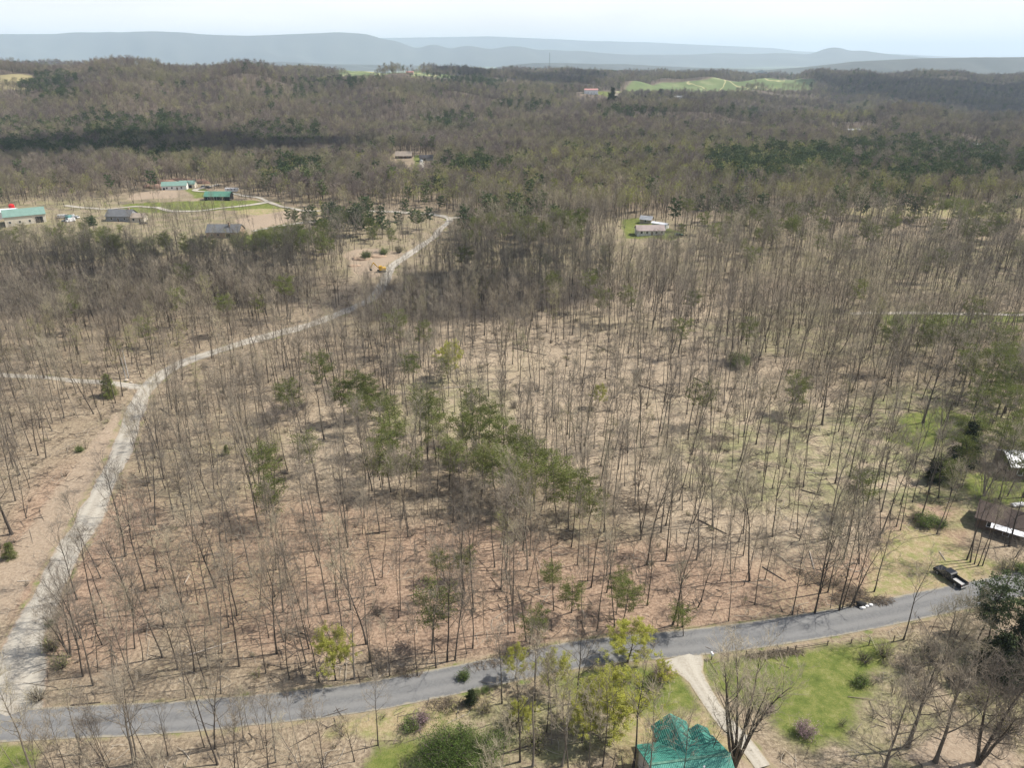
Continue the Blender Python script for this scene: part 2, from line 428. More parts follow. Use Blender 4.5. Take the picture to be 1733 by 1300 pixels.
LAWN = [
 [(1178,1122),(1250,1113),(1345,1103),(1450,1088),(1520,1085),(1505,1110),(1470,1150),(1450,1200),(1420,1250),(1370,1262),(1320,1230),(1290,1200),(1240,1190),(1200,1160)],
 [(925,1143),(1000,1130),(1060,1121),(1140,1124),(1165,1150),(1195,1205),(1100,1206),(1000,1192),(940,1175)],
 [(-60,1258),(50,1257),(62,1275),(40,1320),(-60,1320)],
 [(640,1262),(690,1250),(720,1262),(700,1300),(650,1320),(620,1300)],
 [(1530,700),(1590,688),(1640,705),(1620,745),(1560,765),(1500,745)],
 [(1640,800),(1733,790),(1800,820),(1733,862),(1660,850),(1620,825)],
 [(1490,532),(1733,528),(1733,545),(1500,550)],
 [(210,345),(330,340),(470,341),(490,352),(400,356),(280,360),(210,360)],
 [(310,320),(345,318),(375,333),(330,335)],
 [(405,398),(470,395),(510,402),(470,412),(410,414)],
 [(1050,372),(1085,368),(1150,392),(1150,406),(1060,404)],
 [(700,262),(716,262),(712,298),(702,298)],
 [(1000,155),(1045,158),(1040,164),(985,161)],
 [(1560,218),(1660,243),(1640,250),(1590,240)]]
DRY = [
 [(-20,128),(60,128),(62,150),(-20,155)],
 [(1478,1043),(1560,1026),(1650,1003),(1760,972),(1760,952),(1690,952),(1640,938),(1600,905),(1545,888),(1500,905),(1478,950),(1470,1005)],
 [(1060,1206),(1200,1206),(1250,1250),(1235,1300),(1060,1300),(1040,1260)],
 [(640,1195),(820,1160),(830,1190),(740,1240),(640,1255),(560,1240)],
 [(1420,353),(1500,347),(1760,352),(1760,372),(1560,366),(1430,362)],
 [(400,352),(560,350),(600,356),(480,366),(400,362)]]
DIRT = [
 [(225,700),(210,760),(160,835),(85,940),(15,1040),(-60,1120),(-60,1030),(60,880),(140,770),(195,700)],
 [(598,462),(590,440),(578,432),(600,422),(640,420),(690,430),(680,442),(660,458),(650,468),(620,470)],
 [(395,372),(520,352),(530,360),(430,392)],
 [(1520,1280),(1600,1230),(1680,1240),(1733,1290),(1640,1330)],
 [(265,322),(300,322),(300,335),(262,336),(215,338),(225,328)],
 [(1245,1275),(1285,1262),(1320,1300),(1300,1330),(1250,1330)],
 [(445,686),(490,684),(500,704),(450,706)]]
PALE = [(1000,650,330,170),(1300,800,260,160),(1050,560,200,60),(600,760,120,80)]   # ellipses (photo px) of paler litter
RED = [(1120,1000,520,90),(500,980,260,140),(150,960,150,180),(760,1000,300,120),(1560,890,90,60)]
FIELD = [
 [(1040,157),(1060,146),(1120,138),(1200,133),(1330,133),(1385,146),(1370,153),(1300,153),(1130,156)],
 [(535,123),(640,122),(760,126),(785,131),(700,130),(560,128)],
 [(1390,149),(1500,151),(1520,155),(1400,156)]]
W_LAWN = [GP(p) for p in LAWN]; W_DRY = [GP(p) for p in DRY]; W_DIRT = [GP(p) for p in DIRT]; W_FIELD = [GP(p) for p in FIELD]

ROAD_PX = [(-330,1231),(-160,1231),(0,1228),(150,1222),(300,1214),(450,1200),(600,1183),(700,1165),(800,1145),(900,1123),(1000,1105),(1100,1095),(1200,1085),(1300,1072),(1400,1056),(1500,1037),(1600,1016),(1700,995),(1800,972),(1950,938),(2200,890)]
GRAV_PX = [(10,1222),(22,1165),(34,1115),(50,1070),(78,1010),(105,955),(145,885),(175,825),(205,765),(225,705),(243,665),(268,640),(310,614),(360,597),(410,581),(470,565),(540,545),(600,520),(635,500),(652,475),(662,452),(690,433),(715,415),(742,392),(760,374),(748,366),(710,361),(650,358),(560,357),(500,354),(455,342),(435,334),(405,330)]
SIDE_PX = [(243,655),(205,650),(140,645),(60,638),(-60,630)]
SIDE2_PX = [(762,370),(800,367),(860,365),(940,368)]
SIDE3_PX = [(430,392),(480,382),(530,375),(600,362)]
SIDE4_PX = [(714,272),(713,285),(712,300)]
SIDE5_PX = [(370,312),(330,322),(360,325),(405,330)]
SIDE6_PX = [(1440,532),(1560,530),(1760,533)]
SIDE7_PX = [(110,348),(170,354),(240,350),(300,358),(380,352),(455,342)]
DRIVE_PX = [(1150,1112),(1163,1130),(1180,1155),(1203,1190),(1230,1225),(1262,1262),(1290,1300)]
def smoothline(px, step=1.5):
    P = np.array([(p.x, p.y) for p in GP(px)])
    P = np.vstack([2*P[0]-P[1], P, 2*P[-1]-P[-2]]); out = []
    for i in range(1, len(P)-2):
        n = max(2, int(np.hypot(*(P[i+1]-P[i]))/step))
        t = (np.arange(n)/n)[:, None]; a, b, c, d = P[i-1], P[i], P[i+1], P[i+2]
        out.append(.5*((2*b)+(-a+c)*t+(2*a-5*b+4*c-d)*t*t+(-a+3*b-3*c+d)*t**3))
    out.append(P[-2][None]); return np.concatenate(out)
L_ROAD = smoothline(ROAD_PX); L_GRAV = smoothline(GRAV_PX); L_SIDE = smoothline(SIDE_PX); L_DRIVE = smoothline(DRIVE_PX)
EXTRA = [(smoothline(p), wd) for p, wd in ((SIDE2_PX, 4), (SIDE3_PX, 4), (SIDE4_PX, 4.5), (SIDE5_PX, 4.5), (SIDE6_PX, 2.2), (SIDE7_PX, 4))]
W_ROAD, W_GRAV, W_SIDE, W_DRIVE = 6.0, 5.4, 3.0, 2.4
CUT = [(L_ROAD, W_ROAD), (L_GRAV, W_GRAV), (L_SIDE, W_SIDE), (L_DRIVE, W_DRIVE)]
def near_road(x, y):
    """distance beyond the edge of the nearest roadway"""
    d = np.full(np.shape(x), 1e9)
    for L, wd in CUT+EXTRA: d = np.minimum(d, ldist(L[::4], x, y)-wd/2)
    return d
def ell(E, px, py):
    r = np.zeros(np.shape(px))
    for e in E:
        q = ((px-e[0])/e[2])**2+((py-e[1])/e[3])**2
        r = np.maximum(r, (e[4] if len(e) > 4 else 1)*(1-sst(.55, 1.3, q)))
    return r

# ------------------------------------------------------------------ the ground, one sheet to the horizon
YR = np.concatenate([np.linspace(-140, 52, 60), np.exp(np.linspace(math.log(54), math.log(42000), 900))])
XS = np.linspace(-1, 1, 440)
gx = XS[None, :]*(np.abs(YR)*.92+110)[:, None]; gy = np.repeat(YR[:, None], len(XS), 1)
gz = H(gx, gy)
flat = (gx.ravel(), gy.ravel())
def maskpoly(polys, soft):
    m = np.zeros(flat[0].shape, np.float32)
    for p in polys:
        xs = [q[0] for q in p]; ys = [q[1] for q in p]; k = 30
        s = (flat[0] > min(xs)-k) & (flat[0] < max(xs)+k) & (flat[1] > min(ys)-k) & (flat[1] < max(ys)+k)
        m[s] = np.maximum(m[s], .5-np.clip(sdist(p, flat[0][s], flat[1][s])/soft, -.5, .5))
    return m
near = (flat[1] > -100) & (flat[1] < 900) & (np.abs(flat[0]) < 900)
dr = np.full(flat[0].shape, 1e3)
nx, ny = flat[0][near], flat[1][near]; dn = np.full(nx.shape, 1e3)
for L, wd in CUT: dn = np.minimum(dn, ldist(L[::3], nx, ny)-wd/2)
dr[near] = dn
gz = gz.ravel()-.3*(1-sst(-1.1, -.2, dr))
ppx, ppy, _ = proj(flat[0], flat[1], gz)
inf = flat[1] > 40
pale = np.where(inf, ell(PALE, ppx, ppy), 0); red = np.where(inf, ell(RED, ppx, ppy), 0)
V = np.stack([flat[0], flat[1], gz], 1)
ni, nj = gx.shape
I = (np.arange(ni-1)[:, None]*nj+np.arange(nj-1)[None, :]).ravel()
F = np.stack([I, I+1, I+nj+1, I+nj], 1)
def attr(me, name, arr):
    a = me.attributes.new(name, 'FLOAT', 'POINT'); a.data.foreach_set('value', np.asarray(arr, np.float32))
mg, t_, b = newmat('ground')
g = N(t_, 'ShaderNodeNewGeometry'); pos = g.outputs['Position']
def A(name):
    a = N(t_, 'ShaderNodeAttribute'); a.attribute_name = name; return a.outputs['Fac']
n_f = noise(t_, 1.7, 8, .72, pos); n_m = noise(t_, .16, 6, .65, pos); n_l = noise(t_, .022, 4, .6, pos); n_s = noise(t_, 6.5, 3, .7, pos)
litter = ramp(t_, n_f, [(.22, (.075, .058, .042)), (.42, (.19, .15, .106)), (.55, (.305, .248, .176)), (.74, (.45, .38, .28))])
litter = mix(t_, ramp(t_, n_m, [(.35, (0,)*3), (.7, (.6,)*3)]), litter, mix(t_, 1.0, litter, (.72, .66, .60), 'MULTIPLY'))
palec = ramp(t_, n_f, [(.22, (.13, .10, .07)), (.42, (.28, .22, .155)), (.56, (.38, .31, .225)), (.74, (.50, .43, .32))])
warm = ramp(t_, n_f, [(.22, (.085, .055, .038)), (.42, (.21, .14, .098)), (.56, (.325, .225, .158)), (.74, (.46, .355, .26))])
def edge(m, lo=.35, hi=.65, amt=.55):
    s = mth(t_, 'ADD', m, mth(t_, 'MULTIPLY', mth(t_, 'SUBTRACT', n_m, .5), amt*1.6)); s = mth(t_, 'ADD', s, mth(t_, 'MULTIPLY', mth(t_, 'SUBTRACT', n_f, .5), amt))
    return ramp(t_, s, [(lo, (0,)*3), (hi, (1,)*3)])
c = mix(t_, mth(t_, 'MULTIPLY', A('warm_litter'), .8), litter, warm)
c = mix(t_, mth(t_, 'MULTIPLY', A('pale_litter'), .8), c, palec)
# moss and thin spring grass drifting through the woods
moss = mth(t_, 'MULTIPLY', ramp(t_, n_l, [(.5, (0,)*3), (.66, (1,)*3)]), ramp(t_, n_f, [(.45, (0,)*3), (.62, (.55,)*3)]))
c = mix(t_, moss, c, (.18, .19, .075))
mossr = mth(t_, 'MULTIPLY', A('thin_grass'), ramp(t_, n_m, [(.38, (0,)*3), (.6, (.8,)*3)]))
c = mix(t_, mossr, c, ramp(t_, n_f, [(.3, (.12, .14, .05)), (.7, (.26, .27, .12))]))
# soft hollows filled with darker wet leaves, and rotting branch litter
wood = N(t_, 'ShaderNodeTexVoronoi'); wood.feature = 'DISTANCE_TO_EDGE'; wood.inputs['Scale'].default_value = .55
mpn = N(t_, 'ShaderNodeMapping'); mpn.inputs['Rotation'].default_value = (0, 0, .7); mpn.inputs['Scale'].default_value = (.35, 1.3, 1)
dis = mix(t_, .25, pos, N(t_, 'ShaderNodeTexNoise').outputs[1]); t_.links.new(pos, mpn.inputs[0]); t_.links.new(mpn.outputs[0], wood.inputs[0])
tw = mth(t_, 'MULTIPLY', ramp(t_, wood.outputs['Distance'], [(.02, (.45,)*3), (.07, (0,)*3)]), ramp(t_, n_m, [(.5, (0,)*3), (.6, (1,)*3)]))
c = mix(t_, tw, c, (.09, .07, .06))
dryc = ramp(t_, n_f, [(.25, (.17, .13, .07)), (.5, (.30, .24, .14)), (.72, (.40, .34, .22))])
dryc = mix(t_, ramp(t_, noise(t_, .5, 5, .7, pos), [(.45, (0,)*3), (.62, (.75,)*3)]), dryc, (.18, .20, .065))
c = mix(t_, edge(A('dry_grass')), c, dryc)
lawnc = ramp(t_, noise(t_, .45, 7, .75, pos), [(.28, (.065, .085, .022)), (.45, (.12, .145, .036)), (.58, (.185, .19, .06)), (.74, (.30, .28, .14))])
lawnc = mix(t_, ramp(t_, n_s, [(.35, (.5,)*3), (.55, (0,)*3)]), lawnc, (.05, .085, .014))
c = mix(t_, edge(A('lawn'), amt=.6), c, lawnc)
dirtc = ramp(t_, n_f, [(.25, (.19, .14, .10)), (.5, (.30, .235, .17)), (.75, (.40, .33, .25))])
c = mix(t_, edge(A('dirt'), amt=.4), c, dirtc)
fieldc = ramp(t_, noise(t_, .02, 5, .6, pos), [(.35, (.105, .14, .06)), (.55, (.14, .175, .075)), (.7, (.20, .22, .11))])
wv = N(t_, 'ShaderNodeTexNoise'); wv.inputs['Scale'].default_value = .012; wv.inputs['Detail'].default_value = 2
mp2 = N(t_, 'ShaderNodeMapping'); mp2.inputs['Scale'].default_value = (1, .45, 1); t_.links.new(pos, mp2.inputs[0]); t_.links.new(mp2.outputs[0], wv.inputs[0])
fieldc = mix(t_, ramp(t_, wv.outputs[0], [(.485, (0,)*3), (.497, (.9,)*3), (.505, (.9,)*3), (.517, (0,)*3)]), fieldc, (.42, .37, .20))
c = mix(t_, edge(A('field'), amt=.15), c, fieldc)
verge = A('verge')
c = mix(t_, edge(verge, amt=.8), c, ramp(t_, noise(t_, .25, 4, .6, pos), [(.4, (.30, .235, .165)), (.55, (.24, .205, .12)), (.65, (.13, .165, .045))]))
# far valley: patchwork of woods and farmland
vor = N(t_, 'ShaderNodeTexVoronoi'); vor.inputs['Scale'].default_value = .0016; t_.links.new(pos, vor.inputs[0])
valc = ramp(t_, mth(t_, 'MULTIPLY', mth(t_, 'ADD', vor.outputs['Color'], noise(t_, .0007, 4, .6, pos)), .5), [(.0, (.05, .055, .04)), (.45, (.055, .06, .045)), (.55, (.13, .17, .08)), (.68, (.24, .24, .16)), (.72, (.06, .065, .05))])
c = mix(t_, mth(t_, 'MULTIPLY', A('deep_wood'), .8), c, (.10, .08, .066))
c = mix(t_, A('valley'), c, valc)
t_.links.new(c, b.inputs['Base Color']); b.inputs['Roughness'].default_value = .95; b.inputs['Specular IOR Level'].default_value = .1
bp = N(t_, 'ShaderNodeBump'); bp.inputs['Strength'].default_value = .7; bp.inputs['Distance'].default_value = .25
t_.links.new(n_f, bp.inputs['Height']); t_.links.new(bp.outputs[0], b.inputs['Normal'])
me = mesh_np('ground', V, [F], [mg], smooth=True)
attr(me, 'lawn', maskpoly(W_LAWN, 7)); attr(me, 'dry_grass', maskpoly(W_DRY, 8)); attr(me, 'dirt', maskpoly(W_DIRT, 5)); attr(me, 'field', maskpoly(W_FIELD, 12))
attr(me, 'pale_litter', pale); attr(me, 'warm_litter', red); attr(me, 'valley', sst(3000, 3700, flat[1]))
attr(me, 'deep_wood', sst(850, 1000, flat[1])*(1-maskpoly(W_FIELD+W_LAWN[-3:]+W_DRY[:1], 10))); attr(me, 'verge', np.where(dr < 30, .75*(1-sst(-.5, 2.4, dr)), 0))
attr(me, 'thin_grass', np.where(inf, ell([(1350,780,230,90,.8),(1560,740,180,90,1),(1640,840,150,60,1),(1420,560,250,50,.6),(860,420,700,60,.35),(760,690,120,60,.6),(850,1240,240,60,.9),(1550,1200,260,120,.7),(120,390,300,60,.6),(1590,450,250,50,.5)], ppx, ppy), 0))
tag(link('ground', me), 'leaf litter, lawns and farm fields running to the horizon', 'ground', kind='structure')

def roadmat(name, stops, track, scale=2.2, edgecol=(.25, .2, .14)):
    m, t, b = newmat(name)
    g = N(t, 'ShaderNodeNewGeometry'); a = N(t, 'ShaderNodeAttribute'); a.attribute_name = 'across'
    n1 = noise(t, scale, 7, .7, g.outputs['Position']); n2 = noise(t, .22, 4, .6, g.outputs['Position']); cr = N(t, 'ShaderNodeTexVoronoi'); cr.feature = 'DISTANCE_TO_EDGE'; cr.inputs['Scale'].default_value = .4; t.links.new(g.outputs['Position'], cr.inputs[0])
    c = ramp(t, n1, stops)
    c = mix(t, ramp(t, n2, [(.35, (0,)*3), (.7, (.4,)*3)]), c, mix(t, 1.0, c, (.85, .85, .86), 'MULTIPLY'))
    if 'asphalt' in name: c = mix(t, ramp(t, cr.outputs['Distance'], [(.006, (.35,)*3), (.02, (0,)*3)]), c, (.08, .08, .08))
    ab = mth(t, 'ABSOLUTE', a.outputs['Fac'])
    tr = ramp(t, ab, [(.15, (0,)*3), (.36, (.55,)*3), (.52, (.55,)*3), (.72, (0,)*3)])
    c = mix(t, tr, c, track)
    e = mth(t, 'ADD', ab, mth(t, 'MULTIPLY', mth(t, 'SUBTRACT', noise(t, .9, 5, .7, g.outputs['Position']), .5), .5))
    c = mix(t, ramp(t, e, [(.86, (0,)*3), (.98, (.9,)*3)]), c, edgecol)
    t.links.new(c, b.inputs['Base Color']); b.inputs['Roughness'].default_value = .9; b.inputs['Specular IOR Level'].default_value = .2
    return m
def ribbon(name, L, wd, mat, label, cat, wob=.25, lift=.05, wfun=None, seed=0):
    rng = np.random.RandomState(seed); n = len(L)
    T = np.gradient(L, axis=0); T /= np.linalg.norm(T, axis=1)[:, None]+1e-9; Nn = np.stack([-T[:, 1], T[:, 0]], 1)
    acr = np.linspace(-1, 1, 9); hw = np.full(n, wd/2) if wfun is None else wfun(L, wd)/2
    e1 = np.convolve(rng.normal(size=n+8), np.ones(5)/5, 'same')[:n]*wob; e2 = np.convolve(rng.normal(size=n+8), np.ones(5)/5, 'same')[:n]*wob
    X = np.zeros((n, 9, 3))
    for j, s in enumerate(acr):
        off = s*hw+(e1*max(0, s)**3-e2*max(0, -s)**3)
        X[:, j, :2] = L+Nn*off[:, None]
    X[..., 2] = H(X[..., 0], X[..., 1])+lift+.0006*np.maximum(0, X[..., 1]-200)+.06*(1-np.abs(acr))[None, :]
    I = (np.arange(n-1)[:, None]*9+np.arange(8)[None, :]).ravel(); F = np.stack([I, I+9, I+10, I+1], 1)[:, ::-1]
    me = mesh_np(name, X.reshape(-1, 3), [F], [mat], smooth=True); attr(me, 'across', np.tile(acr, n))
    return tag(link(name, me), label, cat, kind='structure')
m_asph = roadmat('asphalt', [(.25, (.125, .125, .125)), (.5, (.155, .155, .153)), (.75, (.19, .19, .185))], (.205, .202, .195), edgecol=(.28, .25, .19))
m_grav = roadmat('gravel', [(.25, (.23, .205, .165)), (.5, (.33, .30, .25)), (.75, (.43, .395, .335))], (.42, .39, .33), 3.0, (.27, .20, .14))
m_grav2 = roadmat('pale_gravel', [(.25, (.26, .23, .185)), (.5, (.35, .32, .265)), (.75, (.43, .40, .34))], (.42, .39, .33), 3.0, (.30, .25, .17))
ribbon('paved_road', L_ROAD, W_ROAD, m_asph, 'grey paved country road across the front of the wood', 'road', .12, .05)
junction = G(10, 1205)
ribbon('gravel_road', L_GRAV, W_GRAV, m_grav, 'pale gravel road climbing along the left of the wood', 'road', .7, .02, lambda L, wd: wd+5.5*np.exp(-((L[:, 1]-junction.y)/11)**2)-1.2*sst(300, 500, L[:, 1]))
ribbon('driveway', L_DRIVE, W_DRIVE, m_grav2, 'gravel driveway down to the green roofed house', 'driveway', .3, .03, lambda L, wd: wd+5*np.exp(-((L[:, 1]-L_DRIVE[0, 1])/3.0)**2))
ribbon('forest_track', L_SIDE, W_SIDE, m_grav, 'side track leaving the gravel road to the left', 'track', .6, .03)
for k, (L, wd) in enumerate(EXTRA):
    ribbon(('farm_track', 'house_driveway', 'concrete_driveway', 'farm_driveway', 'meadow_track', 'yard_track')[k], L, wd, m_grav2, ('pale track running right from the gravel road bend', 'pale driveway to the grey shingled house', 'concrete driveway below the dark garage', 'driveway of the green roofed farmhouse', 'pale track along the grass strip at right', 'pale track past the white barn')[k], 'track', .4, .12)

# ------------------------------------------------------------------ hills on the horizon
def hillmat(name, col):
    m, t, b = newmat(name); g = N(t, 'ShaderNodeNewGeometry')
    n1 = noise(t, .0022, 7, .7, g.outputs['Position']); n2 = noise(t, .02, 4, .7, g.outputs['Position'])
    c = ramp(t, n1, [(.3, tuple(v*.75 for v in col)), (.55, col), (.72, tuple(v*1.35 for v in col))])
    c = mix(t, ramp(t, n2, [(.4, (0,)*3), (.7, (.5,)*3)]), c, tuple(v*.6 for v in col))
    t.links.new(c, b.inputs['Base Color']); b.inputs['Roughness'].default_value = 1; b.inputs['Specular IOR Level'].default_value = 0
    return m
m_hill = hillmat('wooded_ridge', (.075, .072, .055))
def ridge(name, prof, Y, half, label, seed, spur=.35):
    rng = np.random.RandomState(seed)
    xs = np.array([p[0] for p in prof], float); ys = np.array([p[1] for p in prof], float)
    PX = np.linspace(xs[0], xs[-1], 420); PY = np.interp(PX, xs, ys)
    k = np.hanning(9); k /= k.sum(); PY = np.convolve(np.pad(PY, 4, mode='edge'), k, 'valid')
    v = (650-PY)/FPX; sl = (-SP+CP*v)/(CP+SP*v)
    Xc = (PX-866.5)/FPX*Y/(CP+SP*v); Zc = CAM_H+Y*sl
    rows = np.concatenate([np.linspace(-1, 0, 26), np.linspace(.08, 1, 8)])
    wv = [(rng.uniform(0, 6.3), rng.uniform(.6, 1.6)*half*q, q) for q in (1.6, 1.0, .6)]
    V = []
    for r in rows:
        y = Y+r*half; f = .5+.5*math.cos(math.pi*abs(r)**.85)
        n = sum(np.sin(Xc*6.283/L+p+r*4.7*q+np.sin(Xc/L*1.7+r*5))*q for p, L, q in wv)*.6
        h = -65+(Zc+65)*np.clip(f+spur*n*math.sin(math.pi*min(1, abs(r)))*.32, 0, 1.02)
        V.append(np.stack([Xc*(y/Y)**.5, np.full_like(Xc, y), h], 1))
    V = np.concatenate(V); n = len(PX); I = (np.arange(len(rows)-1)[:, None]*n+np.arange(n-1)[None, :]).ravel()
    me = mesh_np(name, V, [np.stack([I, I+1, I+n+1, I+n], 1)], [m_hill], smooth=True)
    tag(link(name, me), label, 'hills', kind='structure')
ridge('mountain_far', [(300,70),(690,63),(760,62),(830,61),(900,64),(950,66),(1000,69),(1100,71),(1180,75),(1250,78),(1310,81),(1345,86),(1400,88),(1500,90),(1600,95),(1700,99),(1850,103)], 24000, 2500, 'palest long mountain along the horizon', 3)
ridge('mountain', [(-500,60),(-300,52),(-100,54),(0,57),(95,57),(120,54),(190,55),(260,52),(300,54),(350,58),(420,60),(500,57),(570,54),(612,56),(632,60),(648,66),(664,67),(682,72),(700,81),(708,82),(722,76),(733,74),(745,76),(760,83),(772,80),(788,76),(805,78),(825,83),(838,82),(855,78),(872,77),(890,79),(910,85),(930,83),(960,86),(979,85),(1017,89),(1062,92),(1133,92),(1170,92),(1220,89),(1260,91),(1327,89),(1350,91),(1370,92),(1385,87),(1397,81),(1410,79),(1420,80),(1437,86),(1450,85),(1465,85),(1480,88),(1500,91),(1550,95),(1620,101),(1700,105)], 15500, 1900, 'blue mountain chain with a row of round knobs', 8)
ridge('hill_right', [(1290,118),(1351,114),(1410,108),(1445,104),(1479,102),(1520,100),(1562,98),(1640,97),(1733,96),(1900,95),(2100,97)], 7200, 900, 'darker blue ridge at the right of the horizon', 21)
ridge('hill_valley', [(840,113),(870,109),(905,106),(950,106),(1010,108),(1060,108),(1110,111),(1180,114),(1300,117)], 8800, 350, 'low blue rise in the middle of the valley', 31)
ridge('hill_left', [(300,112),(400,106),(470,104),(520,106),(560,108),(700,110),(800,113)], 9800, 350, 'low blue rise below the left mountain', 37)
# ------------------------------------------------------------------ where trees may stand
HOUSE_SPOTS = []     # (x, y, radius) kept free of trees
def keep(px, py, r): p = G(px, py); HOUSE_SPOTS.append((p.x, p.y, r)); return p
for a in ((1165,1265,10),(1607,980,7),(1690,900,11),(1725,785,9),(40,368,20),(115,372,15),(222,364,11),(303,316,14),(373,332,14),(393,322,10),(345,314,7),(386,394,13),(402,399,8),(470,397,9),(683,263,14),(722,268,12),(786,269,8),(1100,392,14),(1115,382,7),(1092,374,7),(1079,355,5),(645,455,9),(1444,221,16),(1646,246,12),(1000,156,22)): keep(*a)
# sight lines through the wood: front of each distant building stays open
FRONT = [[(-40,350),(80,350),(95,402),(70,415),(-40,420)],[(100,366),(132,366),(132,382),(100,382)],[(195,366),(245,366),(245,382),(195,382)],[(270,320),(410,325),(410,345),(270,345)],[(355,395),(415,398),(420,422),(350,420)],[(455,396),(490,396),(495,418),(450,418)],[(665,262),(702,262),(706,297),(660,297)],[(704,266),(744,266),(742,300),(704,308)],[(1068,388),(1130,390),(1134,420),(1062,420)],[(585,462),(662,462),(655,500),(610,500)],[(1427,220),(1460,220),(1460,241),(1427,241)],[(1632,246),(1660,246),(1660,266),(1632,266)],[(975,156),(1050,160),(1048,171),(975,171)],[(1498,226),(1516,226),(1516,240),(1498,240)]]
W_FRONT = [GP(p) for p in FRONT]
CLEAR = W_LAWN+W_FIELD+[W_DRY[0], W_DRY[1], W_DRY[2], W_DRY[4]]+W_DIRT+W_FRONT
def allowed(x, y, small=False):
    ok = near_road(x, y) > (1.2 if small else 2.2)
    for P in CLEAR:
        xs = [q[0] for q in P]; ys = [q[1] for q in P]
        s = (x > min(xs)) & (x < max(xs)) & (y > min(ys)) & (y < max(ys))
        if s.any():
            d = np.full(x.shape, 1e3); d[s] = sdist(P, x[s], y[s]); ok &= d > -1.0
    for hx, hy, r in HOUSE_SPOTS: ok &= np.hypot(x-hx, y-hy) > r
    return ok
rng = np.random.RandomState(77)
def scatter(y0, y1, sp, seed):
    r = np.random.RandomState(seed); out = []
    ys = np.arange(y0, y1, sp)
    for y in ys:
        wd = .80*y+70; xs = np.arange(-wd, wd, sp)
        out.append(np.stack([xs+r.uniform(-.47, .47, len(xs))*sp, y+r.uniform(-.47, .47, len(xs))*sp], 1))
    return np.concatenate(out)
PINE_E = [(120,275,125,15,.95),(60,272,70,12,.9),(270,282,70,14,.6),(85,155,55,25,.85),(60,235,80,22,.5),(240,235,110,30,.5),(160,215,40,20,.55),(480,245,80,22,.5),(500,315,60,22,.5),(470,435,95,20,.65),(600,390,120,25,.42),(760,220,55,16,.65),(800,305,70,15,.55),(880,410,110,35,.3),(1350,295,170,28,.6),(1280,315,90,25,.5),(1560,272,150,20,.5),(1620,305,140,32,.6),(1060,205,60,15,.45),(690,137,70,8,.85),(800,148,70,9,.85),(1250,205,40,10,.55),(100,410,120,25,.5),(1400,405,300,45,.2),(560,150,60,8,.6),(480,170,60,15,.35),(880,190,60,10,.4),(1500,335,60,10,.35),(250,440,130,25,.25)]
BUD_E = [(1150,290,280,45,.6),(900,340,300,40,.45),(1450,345,300,30,.5),(560,300,300,30,.25),(1300,240,300,25,.25),(1000,170,300,20,.2),(1400,205,90,12,.5),(420,150,200,40,.12),(1650,370,150,25,.4),(160,350,200,40,.12),(120,640,160,40,.15),(870,1230,160,80,.5)]
DENSE_E = [(780,520,260,60,1),(250,500,330,60,1)]
bands = [(52, 270, 3.8, 1), (270, 480, 4.0, 2), (480, 950, 5.3, 3), (950, 1700, 7.2, 4), (1700, 3300, 9.2, 5)]
TX = []; 
for y0, y1, sp, seed in bands:
    P = scatter(y0, y1, sp, seed); x, y = P[:, 0], P[:, 1]
    z = H(x, y); px, py, dep = proj(x, y, z)
    keepm = (px > -130) & (px < 1863) & (py < 1440) & allowed(x, y)
    dens = np.full(len(x), .86)
    # the open stand in the middle and the thin strips by the roads
    nrd = near_road(x, y)
    thin = ell([(560,700,80,50,.5),(1330,760,260,130,.38),(1020,660,230,80,.5),(150,850,90,160,.6),(700,1230,200,50,.6),(380,1270,330,40,.45),(640,1060,500,70,.2),(1400,400,330,50,.25),(1550,730,120,60,.5)], px, py)
    dens *= 1-thin
    dens = np.where(y < 260, dens*.92, dens)
    dens = np.where(ell(DENSE_E, px, py) > .5, np.maximum(dens, .97), dens)
    dens = np.where((px > 560) & (py > 1155) & (y < 110), dens*.45, dens)
    dens = np.where((px > 1170) & (y < 96), 0, dens)
    patch = np.sin(x*.045+1.3)*np.sin(y*.05+.4)+.5*np.sin(x*.11+y*.07)
    dens = np.where(y < 480, dens*(.82+.18*np.clip(patch, -1, 1)), dens)
    low = ell([(260,385,330,60,1),(640,485,120,40,1),(1100,425,110,30,.9),(700,400,90,60,.7),(690,290,60,25,.7),(670,137,140,7,1.2),(1200,160,200,7,1),(1450,228,60,10,.8),(1640,255,60,10,.8)], px, py)
    dens *= 1-.5*low
    hid = np.zeros(len(x), bool)
    for d_ in (6, 12, 18, 25, 33): hid |= ldist(L_GRAV[::4], x, y+d_)-W_GRAV/2 < 1
    dens = np.where(hid & (y > 130) & (y < 480), dens*(.3 if y0 < 400 else .2), dens)
    keepm &= rng.rand(len(x)) < dens
    x, y, z, px, py, dep, low = x[keepm], y[keepm], z[keepm], px[keepm], py[keepm], dep[keepm], low[keepm]
    pp = np.maximum(.035 if y0 > 400 else .012, ell(PINE_E, px, py)); pp = np.where((y < 330), np.minimum(pp, .012), pp)
    q = rng.rand(len(x)); bp_ = np.maximum(.05 if y0 > 400 else .03, ell(BUD_E, px, py))
    clump = .5+.5*np.sin(x*.021+np.sin(y*.017)*2)*np.sin(y*.026+1)
    pp = np.where(y > 700, pp*(.5+clump), pp)
    kind = np.where(q < pp, 1, np.where(q < pp+bp_, 2, 0))
    TX.append(np.stack([x, y, z, px, py, dep, kind, rng.rand(len(x)), np.full(len(x), y0), 1-.38*low], 1))
TX = np.concatenate(TX)

